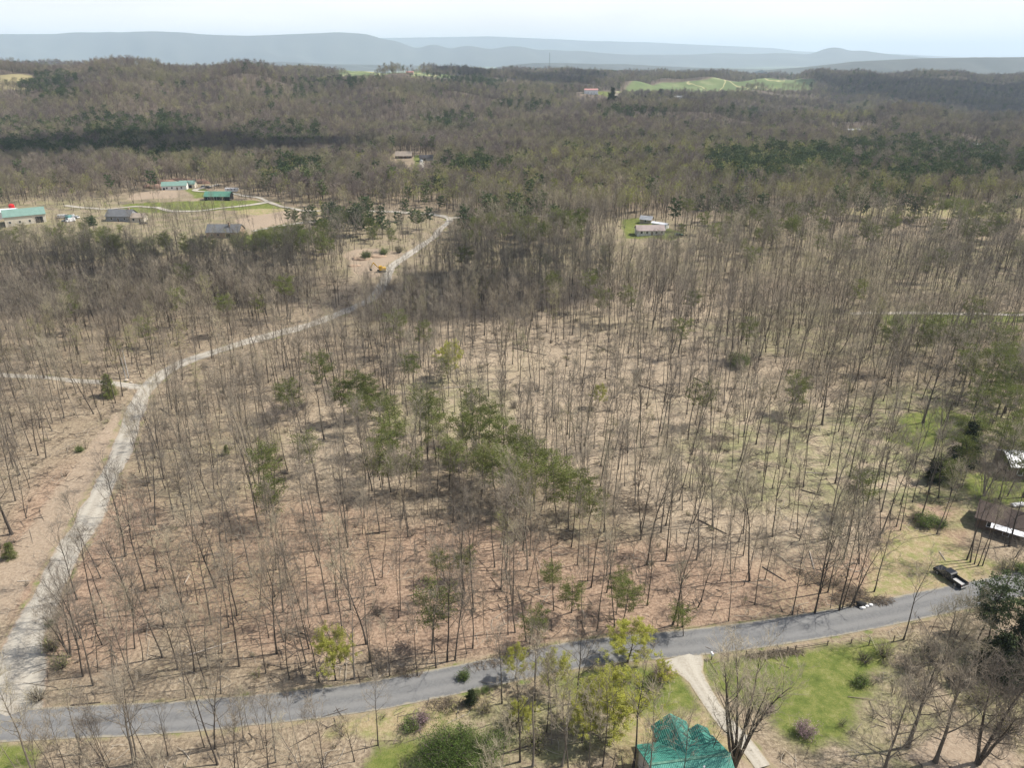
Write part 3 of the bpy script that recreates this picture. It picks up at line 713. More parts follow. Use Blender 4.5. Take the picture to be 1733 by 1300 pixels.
# ------------------------------------------------------------------ tree prototypes
SLIM = [(17.5, .15, .5, 3.9), (19.5, .19, .45, 4.5), (15, .11, .55, 2.6), (18, .16, .6, 3.4), (16.5, .16, .33, 4.9), (12, .08, .45, 2.2), (17, .11, .68, 2.4), (15.5, .19, .3, 5.4)]
slim = [two_part(bare_tree(100+i, Ht=h, r0=r*.82, start=s, nl=int(6+L*2), Ll=L, ang=.62+.08*max(0, L-3.8), nb=7, Lb=1.6, ntw=4, Lt=1.0, rt=.0125)[0], 'slender_bare_tree', M['bark'], [M['twig']])
        for i, (h, r, s, L) in enumerate(SLIM)]
broad = [two_part(bare_tree(200+i, Ht=h, r0=r, start=s, nl=12, Ll=L, ang=.95, nb=8, Lb=2.8, ntw=5, Lt=.9, rt=.014, sub=3, stems=st)[0], 'broad_bare_tree', M['bark'], [M['twig']])
         for i, (h, r, s, L, st) in enumerate([(17, .30, .25, 6.8, 1), (19, .34, .3, 7.2, 1), (18, .26, .22, 5.0, 3)])]
multi = two_part(bare_tree(260, Ht=19, r0=.26, start=.3, nl=10, Ll=5.0, ang=.55, nb=6, Lb=2.5, ntw=4, Lt=1.0, rt=.012, sub=2, stems=7)[0], 'many_stemmed_bare_tree', M['bark'], [M['twig']])
budt = [leafed(300+i, M[m], sz, .8, per, 'budding_tree', Ht=h, r0=.15, start=.42, nl=13, Ll=3.8, ang=.7, nb=6, Lb=1.5, ntw=5, Lt=.8) for i, (m, h, sz, per) in enumerate([('bud', 17, .15, 2), ('bud_dull', 19, .13, 2), ('bud_dull', 15, .14, 2)])]
yel = leafed(330, M['leaf_yellow'], .17, 1, 20, 'yellow_tree', Ht=10.5, r0=.20, start=.28, nl=18, Ll=5.6, ang=1.1, nb=8, Lb=2.0, ntw=5, Lt=.8, stems=1)
pines = [pine(400+i, Ht=h, start=s, Ll=L, name='pine_tree', tuft=40, size=.32) for i, (h, s, L) in enumerate([(15.5, .5, 4.1), (14, .45, 3.8), (16.5, .6, 3.6), (11.5, .35, 3.4)])]
whitep = [pine(450+i, Ht=h, start=.3, Ll=3.6, nl=30, tuft=30, size=.45, name='dark_pine', mat='needle_far', up=.03) for i, h in enumerate((17, 14))]
cedars = [pine(470+i, Ht=h, start=.06, Ll=2.3, nl=64, tuft=42, size=.45, conic=1, name='red_cedar', mat='cedar', up=.12, lean=.01) for i, h in enumerate((8, 11))]
gcedar = pine(475, Ht=8, start=.06, Ll=2.6, nl=60, tuft=40, size=.36, conic=1, name='green_cedar', mat='needle', up=.12, lean=.01)
bushes = [bush(500, leaves=1700, size=.17), bush(501, r=2.4, h=2.6, n=80, leaves=2200, size=.2), bush(502, r=1.5, h=2.5, leaves=300, size=.15, mat='bud_dull'), bush(503, r=1.8, h=2.6, leaves=1500, size=.15, mat='blossom'), bush(504, r=1.7, h=2, leaves=0), bush(505, r=2.4, h=2.6, n=90, leaves=15000, size=.085)]

far_bare = [one_part(bare_tree(600+i, Ht=h, r0=.17, start=s, nl=12, Ll=L, ang=.9, nb=8, Lb=2.1, ntw=7, Lt=1.2, rt=.024, stubs=0)[0], 'distant_bare_tree', M['bark'], [M['twig_far']]) for i, (h, s, L) in enumerate([(15, .35, 4.8), (16.5, .38, 5.2), (13, .3, 4.4), (15.5, .4, 4.8)])]
far_bud = [leafed(640+i, M['bud_dull'], .5, .8, 1, 'distant_budding_tree', whole=True, Ht=h, r0=.18, start=.35, nl=10, Ll=4.2, ang=.9, nb=5, Lb=1.6, ntw=3, Lt=1.0, rt=.02) for i, h in enumerate((14, 12))]+[leafed(645, M['bud'], .5, .9, 1, 'distant_budding_tree', whole=True, Ht=13, r0=.18, start=.35, nl=10, Ll=4.2, ang=.9, nb=5, Lb=1.6, ntw=3, Lt=1.0, rt=.02)]
far_pine = [pine(660+i, Ht=h, start=s, Ll=3.3, nl=22, tuft=9, size=1.0, name='distant_pine_tree', whole=True, mat='needle_far') for i, (h, s) in enumerate([(17, .4), (14, .3), (19, .45)])]
near_bare_g = []
for a, c_ in slim:
    pass

# ------------------------------------------------------------------ masses of trees: one object of stuff each
def instancer(name, pts, srcs, rot, scl, idx, label, cat):
    """a point mesh whose points carry copies of the source meshes through geometry nodes"""
    me = bpy.data.meshes.new(name); me.vertices.add(len(pts)); me.vertices.foreach_set('co', np.asarray(pts, np.float32).ravel())
    for nm, ty, ar in (('rot', 'FLOAT_VECTOR', rot), ('scl', 'FLOAT_VECTOR', scl), ('idx', 'INT', idx)):
        a = me.attributes.new(nm, ty, 'POINT')
        a.data.foreach_set('vector' if ty != 'INT' else 'value', np.asarray(ar, np.float32 if ty != 'INT' else np.int32).ravel())
    o = link(name, me); tag(o, label, cat, kind='stuff')
    ng = bpy.data.node_groups.new(name, 'GeometryNodeTree')
    ng.interface.new_socket('Geometry', in_out='INPUT', socket_type='NodeSocketGeometry'); ng.interface.new_socket('Geometry', in_out='OUTPUT', socket_type='NodeSocketGeometry')
    gi = ng.nodes.new('NodeGroupInput'); go = ng.nodes.new('NodeGroupOutput'); ip = ng.nodes.new('GeometryNodeInstanceOnPoints'); jn = ng.nodes.new('GeometryNodeJoinGeometry')
    for s in srcs[::-1]:
        so = bpy.data.objects.new(s.name, s); oi = ng.nodes.new('GeometryNodeObjectInfo'); oi.inputs['Object'].default_value = so
        gt = ng.nodes.new('GeometryNodeGeometryToInstance'); ng.links.new(oi.outputs['Geometry'], gt.inputs[0]); ng.links.new(gt.outputs[0], jn.inputs[0])
    def na(nm, ty):
        n = ng.nodes.new('GeometryNodeInputNamedAttribute'); n.data_type = ty; n.inputs['Name'].default_value = nm; return n.outputs['Attribute']
    ng.links.new(gi.outputs[0], ip.inputs['Points']); ng.links.new(jn.outputs[0], ip.inputs['Instance'])
    ip.inputs['Pick Instance'].default_value = True
    ng.links.new(na('idx', 'INT'), ip.inputs['Instance Index']); ng.links.new(na('rot', 'FLOAT_VECTOR'), ip.inputs['Rotation']); ng.links.new(na('scl', 'FLOAT_VECTOR'), ip.inputs['Scale'])
    ng.links.new(ip.outputs[0], go.inputs[0])
    md = o.modifiers.new('trees', 'NODES'); md.node_group = ng
    return o

# ------------------------------------------------------------------ trees that stand alone or along the roads, one by one
ORD = ['first', 'second', 'third', 'fourth', 'fifth', 'sixth', 'seventh', 'eighth', 'ninth', 'tenth', 'eleventh', 'twelfth', 'thirteenth', 'fourteenth', 'fifteenth', 'sixteenth', 'seventeenth', 'eighteenth', 'nineteenth']
TENS = ['', '', 'twenty', 'thirty', 'forty', 'fifty', 'sixty', 'seventy', 'eighty', 'ninety']
def ordw(n):
    if n < 20: return ORD[n-1]
    if n >= 100: return 'hundred-and-'+ordw(n-100) if n > 100 else 'hundredth'
    return (TENS[n//10]+'-'+ORD[n % 10-1]) if n % 10 else TENS[n//10][:-1]+'ieth'
def put_tree(name, meshes, x, y, rz, s, lean=(0, 0), sz=None, names=('trunk', 'crown')):
    o = bpy.data.objects.new(name, None); COL.objects.link(o); o.empty_display_size = .5
    o.location = (x, y, float(H(x, y))); o.rotation_euler = (lean[0], lean[1], rz); o.scale = (s, s, sz or s)
    for nm, me in zip(names, meshes):
        c = bpy.data.objects.new(nm, me); COL.objects.link(c); c.parent = o
    return o
rr = random.Random(9)
taken = []
def one(name, meshes, px, py, label, cat, s=1.0, rz=None, lean=(0, 0), top=None, group=None, sz=None):
    p = G(px, py) if top is None else G(px, py, top)
    taken.append((p.x, p.y))
    o = put_tree(name, meshes, p.x, p.y, rr.uniform(0, 6.28) if rz is None else rz, s, lean, sz)
    return tag(o, label, cat, group)
# big spreading leafless trees
B = 'broad_bare_tree'
one('many_stemmed_bare_tree', multi, 1243, 1296, 'large many-stemmed bare tree standing behind the green roofed house', 'bare tree', 1.0, 0.6)
for k, (px, py, mi, s, lb) in enumerate([
    (1655, 1292, 2, 1.0, 'big leaning bare tree at the bottom right corner thicket'),
    (1583, 1290, 0, 1.0, 'spreading bare tree right of the lawn with the darkest fork'),
    (1536, 1266, 1, .85, 'spreading bare tree touching the right edge of the lawn'),
    (1490, 1330, 0, .9, 'low spreading bare tree below the lawn at the bottom edge'),
    (1745, 1300, 1, 1.0, 'bare tree cut off by the bottom right corner'),
    (1600, 1120, 2, .7, 'bushy bare tree between paved road and lower right thicket'),
    (1472, 705, 0, .85, 'bare tree with one long low limb in the open right-hand glade'),
    (1562, 716, 1, .95, 'double trunked bare tree at the top of the green glade'),
    (1595, 733, 0, .7, 'forked bare tree casting a hooked shadow on the green glade'),
    (1391, 719, 1, .85, 'broad bare tree left of the green glade, alone on pale litter'),
    (1700, 700, 1, .85, 'broad bare tree behind the grey metal roof at right'),
    (1650, 690, 0, .8, 'broad bare tree between glade and right-hand pines'),
    (20, 905, 1, .85, 'spreading bare tree left of the gravel road by the dirt strip'),
    (75, 640, 0, .9, 'broad tan bare tree beside the side track'),
    (133, 600, 1, .95, 'round crowned tan bare tree beyond the side track'),
    (119, 1112, 2, .6, 'forked bare tree in the corner between gravel and paved road'),
    (228, 1296, 1, .7, 'broad bare tree on the near verge left of the row'),
    (1708, 925, 0, .75, 'broad bare tree right in front of the white porch roof'), (1732, 842, 1, .75, 'broad bare tree between the two houses at the right edge'), (1665, 840, 2, .7, 'forked bare tree above the brown roofed house'), (1640, 655, 1, .8, 'broad bare tree amid the right-hand pines'), (1610, 610, 0, .85, 'spreading bare tree behind the glade'), (1690, 760, 0, .75, 'broad bare tree just left of the silver roof')]):
    one('broad_bare_tree', broad[mi], px, py, lb, 'bare tree', s)
# the yellow and lime trees
for px, py, s, lb in [(1062, 1122, .88, 'yellow-green tree between paved road and lawn, left of the driveway'), (1040, 1248, 1.05, 'bright yellow leafing tree left of the green roofed house'), (1010, 1236, .8, 'smaller yellow leafing tree at the edge of the left lawn'),
                      (762, 640, .85, 'lone lime-green tree in the middle of the bare wood'), (1012, 690, .5, 'small lime-green sapling in the pale clearing'), (742, 730, .7, 'pale green tree among the central pines'),
                      (568, 1152, .7, 'sparse yellow-leafed tree beside the paved road in the wood edge'), (1090, 372, .8, 'lime tree beyond the ranch house'), (852, 400, 1.1, 'olive-yellow tree right of the gravel road bend'), (942, 1180, .6, 'lime-yellow shrubby tree on the left lawn'), (872, 1150, .45, 'low bright green tree on the near road verge'), (885, 1240, .42, 'lime budding tree on the shady slope'), (985, 1258, .6, 'yellow leafing tree between the tall bare trees at the bottom'), (1120, 1165, .35, 'tiny yellow sapling by the driveway'), (1628, 825, .55, 'lime tree in front of the dark pines near the shaded lawn')]:
    one('leafing_tree', yel if py > 1000 or px in (762, 1012) else budt[0], px, py, lb, 'leafing tree', s, sz=s*{1062: .62, 1040: .75, 1010: .75}.get(px, 1))
# pines given by where their crowns show
PN = [(600,635,0),(622,632,1),(655,690,0),(665,712,2),(707,665,1),(735,703,0),(757,742,0),(778,755,1),(800,672,0),(822,688,2),(840,770,0),(862,768,1),(856,728,0),(877,733,2),(905,762,0),(927,768,1),(945,800,0),(965,812,1),(981,806,3),(998,826,3),(872,805,3),(545,612,0),(700,603,2),(577,645,1),(640,655,3),(815,720,0),(790,702,1),(655,745,0),(692,760,3),(640,760,1),
      (940,922,2),(1050,937,0),(1060,962,0),(970,962,3),(897,1012,3),(750,912,3),(780,905,3),(437,772,2),(525,735,3),(457,815,3),(1165,1000,3),(600,668,1),(720,690,2),(835,745,1),(480,640,3),(492,655,3),(870,775,2),(820,765,3)]
PN += [(1575,545,0),(1600,540,1),(1705,560,0),(1722,588,1),(1690,602,0),(1665,640,1),(1715,630,0),(1690,545,2),(1728,620,1),(1680,665,1)]
PN += [(1645,600,0),(1700,640,2),(1722,665,0),(1662,705,1),(1712,720,2),(1650,745,3),(1625,775,3),(1728,760,1),(1700,590,2),(1640,560,1),(1560,560,3),(1735,700,0)]
for i, (px, py, m) in enumerate(PN):
    one('pine_tree', pines[m], px, py+6, None, 'pine tree', rr.uniform(.85, 1.05)*(.68 if py > 850 else 1), top=(12.5, 11.2, 13.5, 9)[m])['zone'] = 'centre'
one('dark_pine', whitep[0], 1652, 1088, 'tall open-crowned dark pine beside the paved road, right of the fence', 'pine tree', .92)
one('dark_pine', whitep[1], 1673, 1082, 'thinner dark pine just behind the tall open-crowned one', 'pine tree', .8)
one('dark_pine', whitep[0], 1722, 1100, 'dark pine near the right edge, below the paved road', 'pine tree', .95)
for k, (px, py, s, lb) in enumerate([(1700,1160,1.2,'large dark cedar filling the lower right edge'),(1736,1150,1.15,'dark cedar half outside the right edge'),(1668,1138,.9,'small cedar left of the large dark one'),(1718,1125,1.05,'dark cedar wedged between the two largest at the right edge'),(186,672,.9,'bright green round cedar beside the side track'),(382,770,.35,'tiny green cedar in the wood near the gravel road'),(797,1190,.4,'dark tangled evergreen beside the near verge'),(18,945,.5,'small green cedar on the dirt strip left of the gravel road'),(1600,800,1.0,'dark cedar left of the shaded lawn'),(1630,790,1.1,'taller dark cedar left of the shaded lawn'),(1580,815,.8,'lowest dark cedar by the shaded lawn')]):
    one('evergreen', gcedar if 'green' in lb.split()[:2] or px < 150 else cedars[k % 2], px, py, lb, 'evergreen', s, sz=s*1.9 if lb.startswith('slim') else None)
for k, (px, py, mi, s, lb) in enumerate([
    (1565,890,1,1.25,'pale green bush left of the white porch roof'),(1590,893,0,1.0,'rounded green bush beside the pale one'),(1548,880,2,1.0,'thin olive bush at the clearing corner'),
    (1120,1150,3,1.15,'pink redbud around the boulder beside the driveway'),(1362,1245,3,1.1,'pink redbud at the foot of the lawn'),(712,1228,3,1.0,'dull pink redbud on the slope below the paved road'),(695,1235,0,1.0,'olive bush beside the dull pink redbud'),(1300,1205,3,.7,'faint pink redbud behind the many-stemmed tree'),
    (785,1150,0,.8,'bright green bush on the near road verge'),(820,1205,2,1.0,'olive bush below the dark evergreens'),(870,1225,2,1.3,'tangled olive bush on the shady slope'),(905,1260,2,1.3,'olive bush beneath the tall bare trees'),(850,1262,0,1.1,'green bush on the shady slope'),(765,1296,5,2.3,'largest rounded green thicket at the bottom edge'),(728,1300,5,1.5,'lower left lobe of the rounded green thicket'),(810,1290,5,1.9,'right lobe of the rounded green thicket'),
    (1495,1110,2,1.3,'yellow-brown thin shrub at the end of the fence'),(1540,1135,4,1.6,'bare brown shrub in the right-hand thicket'),(1570,1110,4,1.6,'bare brown shrub nearest the paved road in the thicket'),(1620,1160,4,1.6,'bare brown shrub left of the dark cedar'),(1660,1190,2,1.5,'olive brown shrub below the dark cedar'),(1560,1180,4,1.5,'tangled bare shrub in the middle of the thicket'),(1700,1240,2,1.6,'brown shrub near the bottom right'),
    (65,1185,4,1.4,'grey tangled shrub at the gravel road junction'),(90,1100,2,1.3,'greenish shrub on the gravel road corner'),(105,1130,2,1.2,'olive shrub in the gravel road corner'),(85,1060,0,.6,'small green shrub beside the gravel road'),
    (1700,965,2,1.2,'dark shrub on the bank above the paved road'),(1725,968,0,1.0,'green shrub at the right end of the bank'),(1520,545,0,1.6,'bright green bush on the distant grass strip'),(1600,352,1,2.2,'pale willow bush at the meadow edge'),(1640,350,1,2.0,'second pale willow bush at the meadow edge'),(1690,358,1,2.4,'largest pale willow bush of the meadow'),(1660,362,1,2.0,'pale willow bush in front of the meadow'),(1720,350,1,2.2,'pale willow bush at the right edge of the meadow'),(620,438,0,2.0,'green bush above the dirt clearing'),(650,432,0,1.8,'green bush at the back of the dirt clearing'),(675,428,2,2.0,'yellowish bush above the dirt clearing'),(640,1040,4,.9,'leafless shrub inside the front wood'),(870,690,4,1.2,'dead brushy shrub in the pale clearing'),(475,780,2,.9,'thin shrub in the left of the bare wood'),(600,800,4,1.3,'dark brush clump left of the pines'),(1252,620,5,2.0,'dark rounded holly-like evergreen in the pale open wood'),(1462,1120,4,1.0,'dark twiggy shrub at the right end of the fence'),(807,1176,1,.42,'slim dark shrub on the near road verge'),(821,1171,1,.38,'slim dark shrub just right of its twin on the near verge'),(1456,1160,0,.9,'low dark green shrub on the right side of the lawn'),(135,765,0,.8,'small green shrub at the edge of the left wood')]):
    one('bush', bushes[mi], px, py, lb, 'bush', s, group=None)

# slender bare trees whose feet show clearly in the photo, then the rest of the wood
FEET_NEAR = [(85,1298),(138,1277),(170,1284),(186,1290),(284,1280),(300,1284),(346,1266),(364,1268),(382,1263),(412,1254),(426,1253),(447,1268),(467,1291),(510,1290),(545,1300),(600,1290),(640,1262),(901,1298),(934,1260),(951,1298),(1020,1298),(1071,1299),(905,1205),(880,1290),(925,1240),(1140,1300),(1190,1310)]
FEET_FAR = [(134,1100),(173,1092),(315,1182),(350,1165),(374,1175),(450,1140),(514,1148),(490,1150),(540,1155),(600,1150),(631,1145),(660,1145),(707,1145),(738,1131),(757,1121),(770,1118),(790,1107),(800,1098),(872,1071),(891,1086),(860,1075),(1010,1069),(985,1075),(1040,1062),(1147,1060),(1155,1062),(1138,1058),(1233,1052),(1277,1024),(1306,1003),(1341,1041),(1379,1038),(1425,1030),(1439,1028),(1420,1034),(1445,1024),(1405,1030)]
FEET_GLADE = [(1524,898),(1517,892),(1636,948),(1642,952),(1649,955),(1655,958),(1663,958),(1718,944),(1700,925),(1560,872),(1585,905),(1600,880),(1665,880),(1690,845)]
row = []
for f, z_ in ((FEET_NEAR, 'near'), (FEET_FAR, 'far'), (FEET_GLADE, 'glade')):
    for px, py in f:
        p = G(px, py); row.append((p.x, p.y, z_)); taken.append((p.x, p.y))
BARE = TX[TX[:, 6] == 0]; T_ = np.array(taken)
def clear_of(A_, r):
    ok = np.ones(len(A_), bool); s = np.where(A_[:, 1] < 480)[0]
    for tx, ty in T_: ok[s] &= np.hypot(A_[s, 0]-tx, A_[s, 1]-ty) > r
    return A_[ok]
TX = clear_of(TX, 2.9)
BARE = TX[TX[:, 6] == 0]
vis = (BARE[:, 3] > 6) & (BARE[:, 3] < 1727) & (BARE[:, 4] < 1290)
order = np.argsort(BARE[:, 5]+np.where(vis, 0, 1e6))
n_left = 300-len(row)-18
ind = order[:n_left]; rest_b = np.delete(BARE, ind, 0)
zx = lambda x, y: float(proj(x, y, float(H(x, y)))[0])
def zone_of(x, y):
    dr_ = float(ldist(L_ROAD[::4], np.array([x]), np.array([y]))[0]); dg = float(ldist(L_GRAV[::4], np.array([x]), np.array([y]))[0])
    yr = float(np.interp(x, L_ROAD[:, 0], L_ROAD[:, 1])); xg = float(np.interp(y, L_GRAV[:200, 1], L_GRAV[:200, 0]))
    if y < yr: return 'near'
    if x < xg: return 'left'
    if dr_ < 9: return 'far'
    if dr_ < 20: return 'second'
    return 'inner'
for i in ind: row.append((BARE[i, 0], BARE[i, 1], None))
TREES = []
for k, (x, y, z_) in enumerate(row):
    r_ = random.Random(k*7+1); m = r_.choice((0, 1, 2, 3, 4, 5, 6, 6, 2, 3, 7) if x > -12 else (0, 1, 2, 3, 4, 5, 6, 7, 7, 4))
    if z_ is None: z_ = zone_of(x, y)
    s = r_.uniform(.62, 1.18)
    if z_ == 'near': s *= .8
    if z_ == 'near' and -2 < x < 22: s = r_.uniform(.8, 1.0); m = (0, 1, 3, 7)[k % 4]
    o = put_tree('bare_tree', slim[m], x, y, r_.uniform(0, 6.28), s, (r_.gauss(0, .055), r_.gauss(0, .055)), s*r_.uniform(.95, 1.1))
    TREES.append((o, z_, zx(x, y), x, y, m, s))
SPOT = [('the central pines', 780, 830), ('the lower pine group', 1050, 1010), ('the yellow roadside tree', 1062, 1080), ('the pale clearing', 1000, 750), ('the pickup clearing', 1470, 930), ('the roadside log pile', 1390, 960), ('the gravel corner', 150, 1020), ('the gravel road midway', 250, 860), ('the small cedar', 400, 830), ('the leaning dead snag', 560, 980), ('the front woods dip', 420, 940), ('the brush clump', 600, 850), ('the redder litter', 760, 1010), ('the mailbox, across the road', 1200, 980), ('the fence, across the road', 1310, 930), ('the grassy glade', 1500, 820)]
GRP = {'near': 'bare trees on the near side of the paved road', 'far': 'bare trees along the far edge of the paved road', 'second': 'bare trees just inside the front of the wood', 'left': 'bare trees left of the gravel road', 'inner': 'bare trees inside the front of the wood', 'glade': 'bare trees around the pickup clearing'}
for k_, (nm_, _, _) in enumerate(SPOT): GRP[k_] = 'bare trees near '+nm_
for q_, t in enumerate(TREES):
    if t[1] == 'inner':
        a_, b_, _ = proj(t[3], t[4], float(H(t[3], t[4])))
        TREES[q_] = (t[0], min(range(len(SPOT)), key=lambda v: (a_-SPOT[v][1])**2+((b_-SPOT[v][2])*1.5)**2))+t[2:]
for z_ in GRP:
    L = sorted([t for t in TREES if t[1] == z_], key=lambda t: t[2])
    for n_, t in enumerate(L):
        w_ = ordw(n_+1)
        if z_ == 'near': lb = f'bare tree on the near side of the paved road, {w_} from the gravel junction'
        elif z_ == 'far': lb = f'bare tree at the wooded edge of the paved road, {w_} from the gravel junction'
        elif z_ == 'left': lb = f'bare tree left of the gravel road, {w_} counting from the left edge'
        elif z_ == 'glade': lb = f'bare tree by the pickup clearing, {w_} counting rightwards'
        elif z_ == 'second': lb = f'slender bare tree behind the roadside row, {w_} from the gravel road'
        else: lb = f'slender grey bare tree near {SPOT[z_][0]}, {w_} from the left there'
        tag(t[0], lb, 'bare tree', GRP[z_])

def rnd(n, lean, seed):
    r = np.random.RandomState(seed); return np.stack([r.normal(0, lean, n), r.normal(0, lean, n), r.uniform(0, 6.28, n)], 1)
# the remaining near wood keeps the detailed mesh, the hills take the lighter one
slim_one = [one_part(bare_tree(100+i, Ht=h, r0=r*.82, start=s, nl=int(6+L*2), Ll=L, ang=.62+.08*max(0, L-3.8), nb=6, Lb=1.55, ntw=4, Lt=1.0, rt=.014, stubs=2)[0], 'bare_tree_mass', M['bark'], [M['twig']])
        for i, (h, r, s, L) in enumerate(SLIM)]
nb = rest_b[rest_b[:, 8] < 480]; fb = rest_b[rest_b[:, 8] >= 480]
s_ = (.62+.52*nb[:, 7])*nb[:, 9]
if len(nb): instancer('bare_wood', nb[:, :3], slim_one, rnd(len(nb), .06, 3), np.stack([s_, s_, s_*1.03], 1), np.where(((nb[:, 1] > 290) & ((nb[:, 7]*29) % 1 < .55)) | (ell([(250,560,420,110,1),(1500,600,300,110,1),(150,900,200,300,.6),(500,1000,300,150,.35)], nb[:, 3], nb[:, 4]) > (nb[:, 7]*311) % 1) & ((nb[:, 7]*71) % 1 < .7), np.where((nb[:, 7]*977) % 1 < .5, 4, 7), (nb[:, 7]*977).astype(int) % 7), 'leafless slender wood standing on pale leaf litter', 'wood')
s_ = fb[:, 9]*(.8+.4*((fb[:, 7]*37) % 1))*np.where(fb[:, 1] > 1700, 1.12, 1)
instancer('bare_forest', fb[:, :3], far_bare, rnd(len(fb), .03, 4), np.stack([s_*1.12, s_*1.12, s_*.95], 1), (fb[:, 7]*977).astype(int) % 4, 'leafless brown forest covering the distant hills', 'forest')
# pines and budding trees: the nearest ones singly, the others as one mass
for kd, protos, far, nm, cat, lbl in ((1, pines, far_pine, 'pine_tree', 'pine tree', 'pine'), (2, budt, far_bud, 'budding_tree', 'budding tree', 'bud')):
    A_ = TX[TX[:, 6] == kd]; vis = (A_[:, 3] > 6) & (A_[:, 3] < 1727) & (A_[:, 4] < 1270) & (A_[:, 1] < (800 if kd == 1 else 700))
    order = np.argsort(A_[:, 5]+np.where(vis, 0, 1e6)); nmax = min(int(vis.sum()), 225)
    ind = order[:nmax]; rest = np.delete(A_, ind, 0)
    for i in ind:
        r_ = random.Random(int(i)*13+kd); m = r_.randrange(len(protos)); s = r_.uniform(.8, 1.05)*A_[i, 9]
        o = put_tree(nm, protos[m], A_[i, 0], A_[i, 1], r_.uniform(0, 6.28), s, (r_.gauss(0, .02), r_.gauss(0, .02)))
        o['category'] = cat; o['zone'] = 'scattered'
    s_ = .75+.4*((rest[:, 7]*53) % 1); s_ = s_*rest[:, 9]*np.where(rest[:, 1] > 1700, 1.15, 1)
    instancer('pine_forest' if kd == 1 else 'budding_forest', rest[:, :3], far, rnd(len(rest), .02, 5+kd), np.stack([s_*1.1, s_*1.1, s_], 1), (rest[:, 7]*977).astype(int) % len(far),
              'dark green pines mixed through the distant hills' if kd == 1 else 'olive budding trees mixed through the distant forest', 'forest')
# labels of pines and budding trees: by landmark, then by count
MARKS = [('the central pine clump', 780, 740), ('the lower pine group of the bare wood', 1040, 960), ('the right edge of the wood', 1690, 600), ('the dirt clearing with the excavator', 640, 440), ('the long ranch house', 1100, 392), ('the gravel road bend', 762, 372), ('the grey shingled house', 386, 396), ('the white barn', 40, 370), ('the farmhouse on the rise', 300, 315), ('the tan roofed cabin', 683, 262), ('the meadow at right', 1600, 360), ('the grass strip at right', 1600, 540), ('the wooded slope at right', 1400, 430), ('the side track', 120, 640), ('the green roofed shed', 373, 332), ('the near road verge', 850, 1220), ('the paved road', 600, 1120), ('the green glade', 1560, 740), ('the front wood', 500, 880), ('the shaded hollow', 300, 500), ('the dark hollow beside the gravel road', 820, 500)]
from collections import defaultdict
BK = defaultdict(list)
for o in list(COL.objects):
    if 'zone' in o and o['category'] in ('pine tree', 'budding tree'):
        px, py, _ = proj(o.location.x, o.location.y, o.location.z); px = float(px); py = float(py)
        k = min(range(len(MARKS)), key=lambda q: (px-MARKS[q][1])**2+((py-MARKS[q][2])*2.2)**2)
        BK[(o['category'], k)].append((px, o))
for (cat, k), L in BK.items():
    L.sort(key=lambda t: t[0])
    for n_, (px, o) in enumerate(L):
        mk = MARKS[k][0]
        o['label'] = f"{'green pine' if cat == 'pine tree' else 'olive budding tree'} near {mk}" + ('' if len(L) == 1 else f', {ordw(n_+1)} from the left')
        o['group'] = ('pines near ' if cat == 'pine tree' else 'budding trees near ')+mk
        del o['zone']
# undergrowth: saplings, brambles and fallen twigs nobody would count
up = scatter(52, 420, 3.2, 91); x, y = up[:, 0], up[:, 1]; px, py, dep = proj(x, y, H(x, y))
dn = .16+.35*ell([(1600,740,180,120),(1560,1180,200,90,1.2),(700,1230,260,60,1.2),(880,1230,140,70,1.2),(90,1120,60,50,1),(1650,890,110,70,1),(120,640,200,40,.5)], px, py)
k_ = (px > -60) & (px < 1800) & (py < 1400) & allowed(x, y, True) & (rng.rand(len(x)) < dn)
x, y = x[k_], y[k_]
def one_bush(seed, **kw):
    a, c_ = bush(seed, **kw)
    bm = bmesh.new(); bm.from_mesh(a); n0 = len(bm.faces); bm.from_mesh(c_); bm.faces.ensure_lookup_table()
    for i, f in enumerate(bm.faces):
        if i >= n0: f.material_index += 1
    me = bpy.data.meshes.new('undergrowth'); bm.to_mesh(me); bm.free()
    for m in (M['bark'], c_.materials[0], c_.materials[1]): me.materials.append(m)
    return me
ug = [one_bush(700, r=.9, h=1.8, n=18, leaves=0), one_bush(701, r=1.2, h=1.5, n=22, leaves=120, size=.14, mat='bud_dull'), one_bush(702, r=.6, h=3.2, n=8, leaves=60, size=.13, mat='bud_dull'), one_bush(703, r=1.3, h=1.0, n=26, leaves=0)]
s_ = .5+rng.rand(len(x))*.7
instancer('undergrowth', np.stack([x, y, H(x, y)], 1), ug, rnd(len(x), .1, 8), np.stack([s_, s_, s_], 1), rng.randint(0, 4, len(x)), 'leafless saplings and brambles under the trees', 'undergrowth')
# fallen twigs and sticks on the leaf litter
st = scatter(56, 330, 3.4, 92); x, y = st[:, 0], st[:, 1]; px, py, dep = proj(x, y, H(x, y))
k_ = (px > -40) & (px < 1780) & (py < 1400) & allowed(x, y, True) & (rng.rand(len(x)) < .55); x, y = x[k_], y[k_]
sm = []
for q, (col_, nm_) in enumerate((((.10, .08, .065), 'dark_stick'), ((.20, .165, .13), 'grey_stick'), ((.40, .35, .28), 'pale_stick'))):
    mm = plain(nm_, col_, .95); r_ = np.random.RandomState(800+q); pl = Plant()
    for i in range((9, 9, 5)[q]):
        a = r_.uniform(0, 6.28); L = r_.uniform(.6, 3.4) if i else 4.5; c0 = np.array([r_.normal()*1.4, r_.normal()*1.4, .08]); d = np.array([math.cos(a), math.sin(a), .03])
        pl.tube(0, [c0-d*L/2, c0+np.array([.1*r_.normal(), .1*r_.normal(), .06]), c0+d*L/2], [.05, .04, .02], 3)
    sm.append(pl.mesh(0, nm_, [mm]))
s_ = .6+rng.rand(len(x))*.8
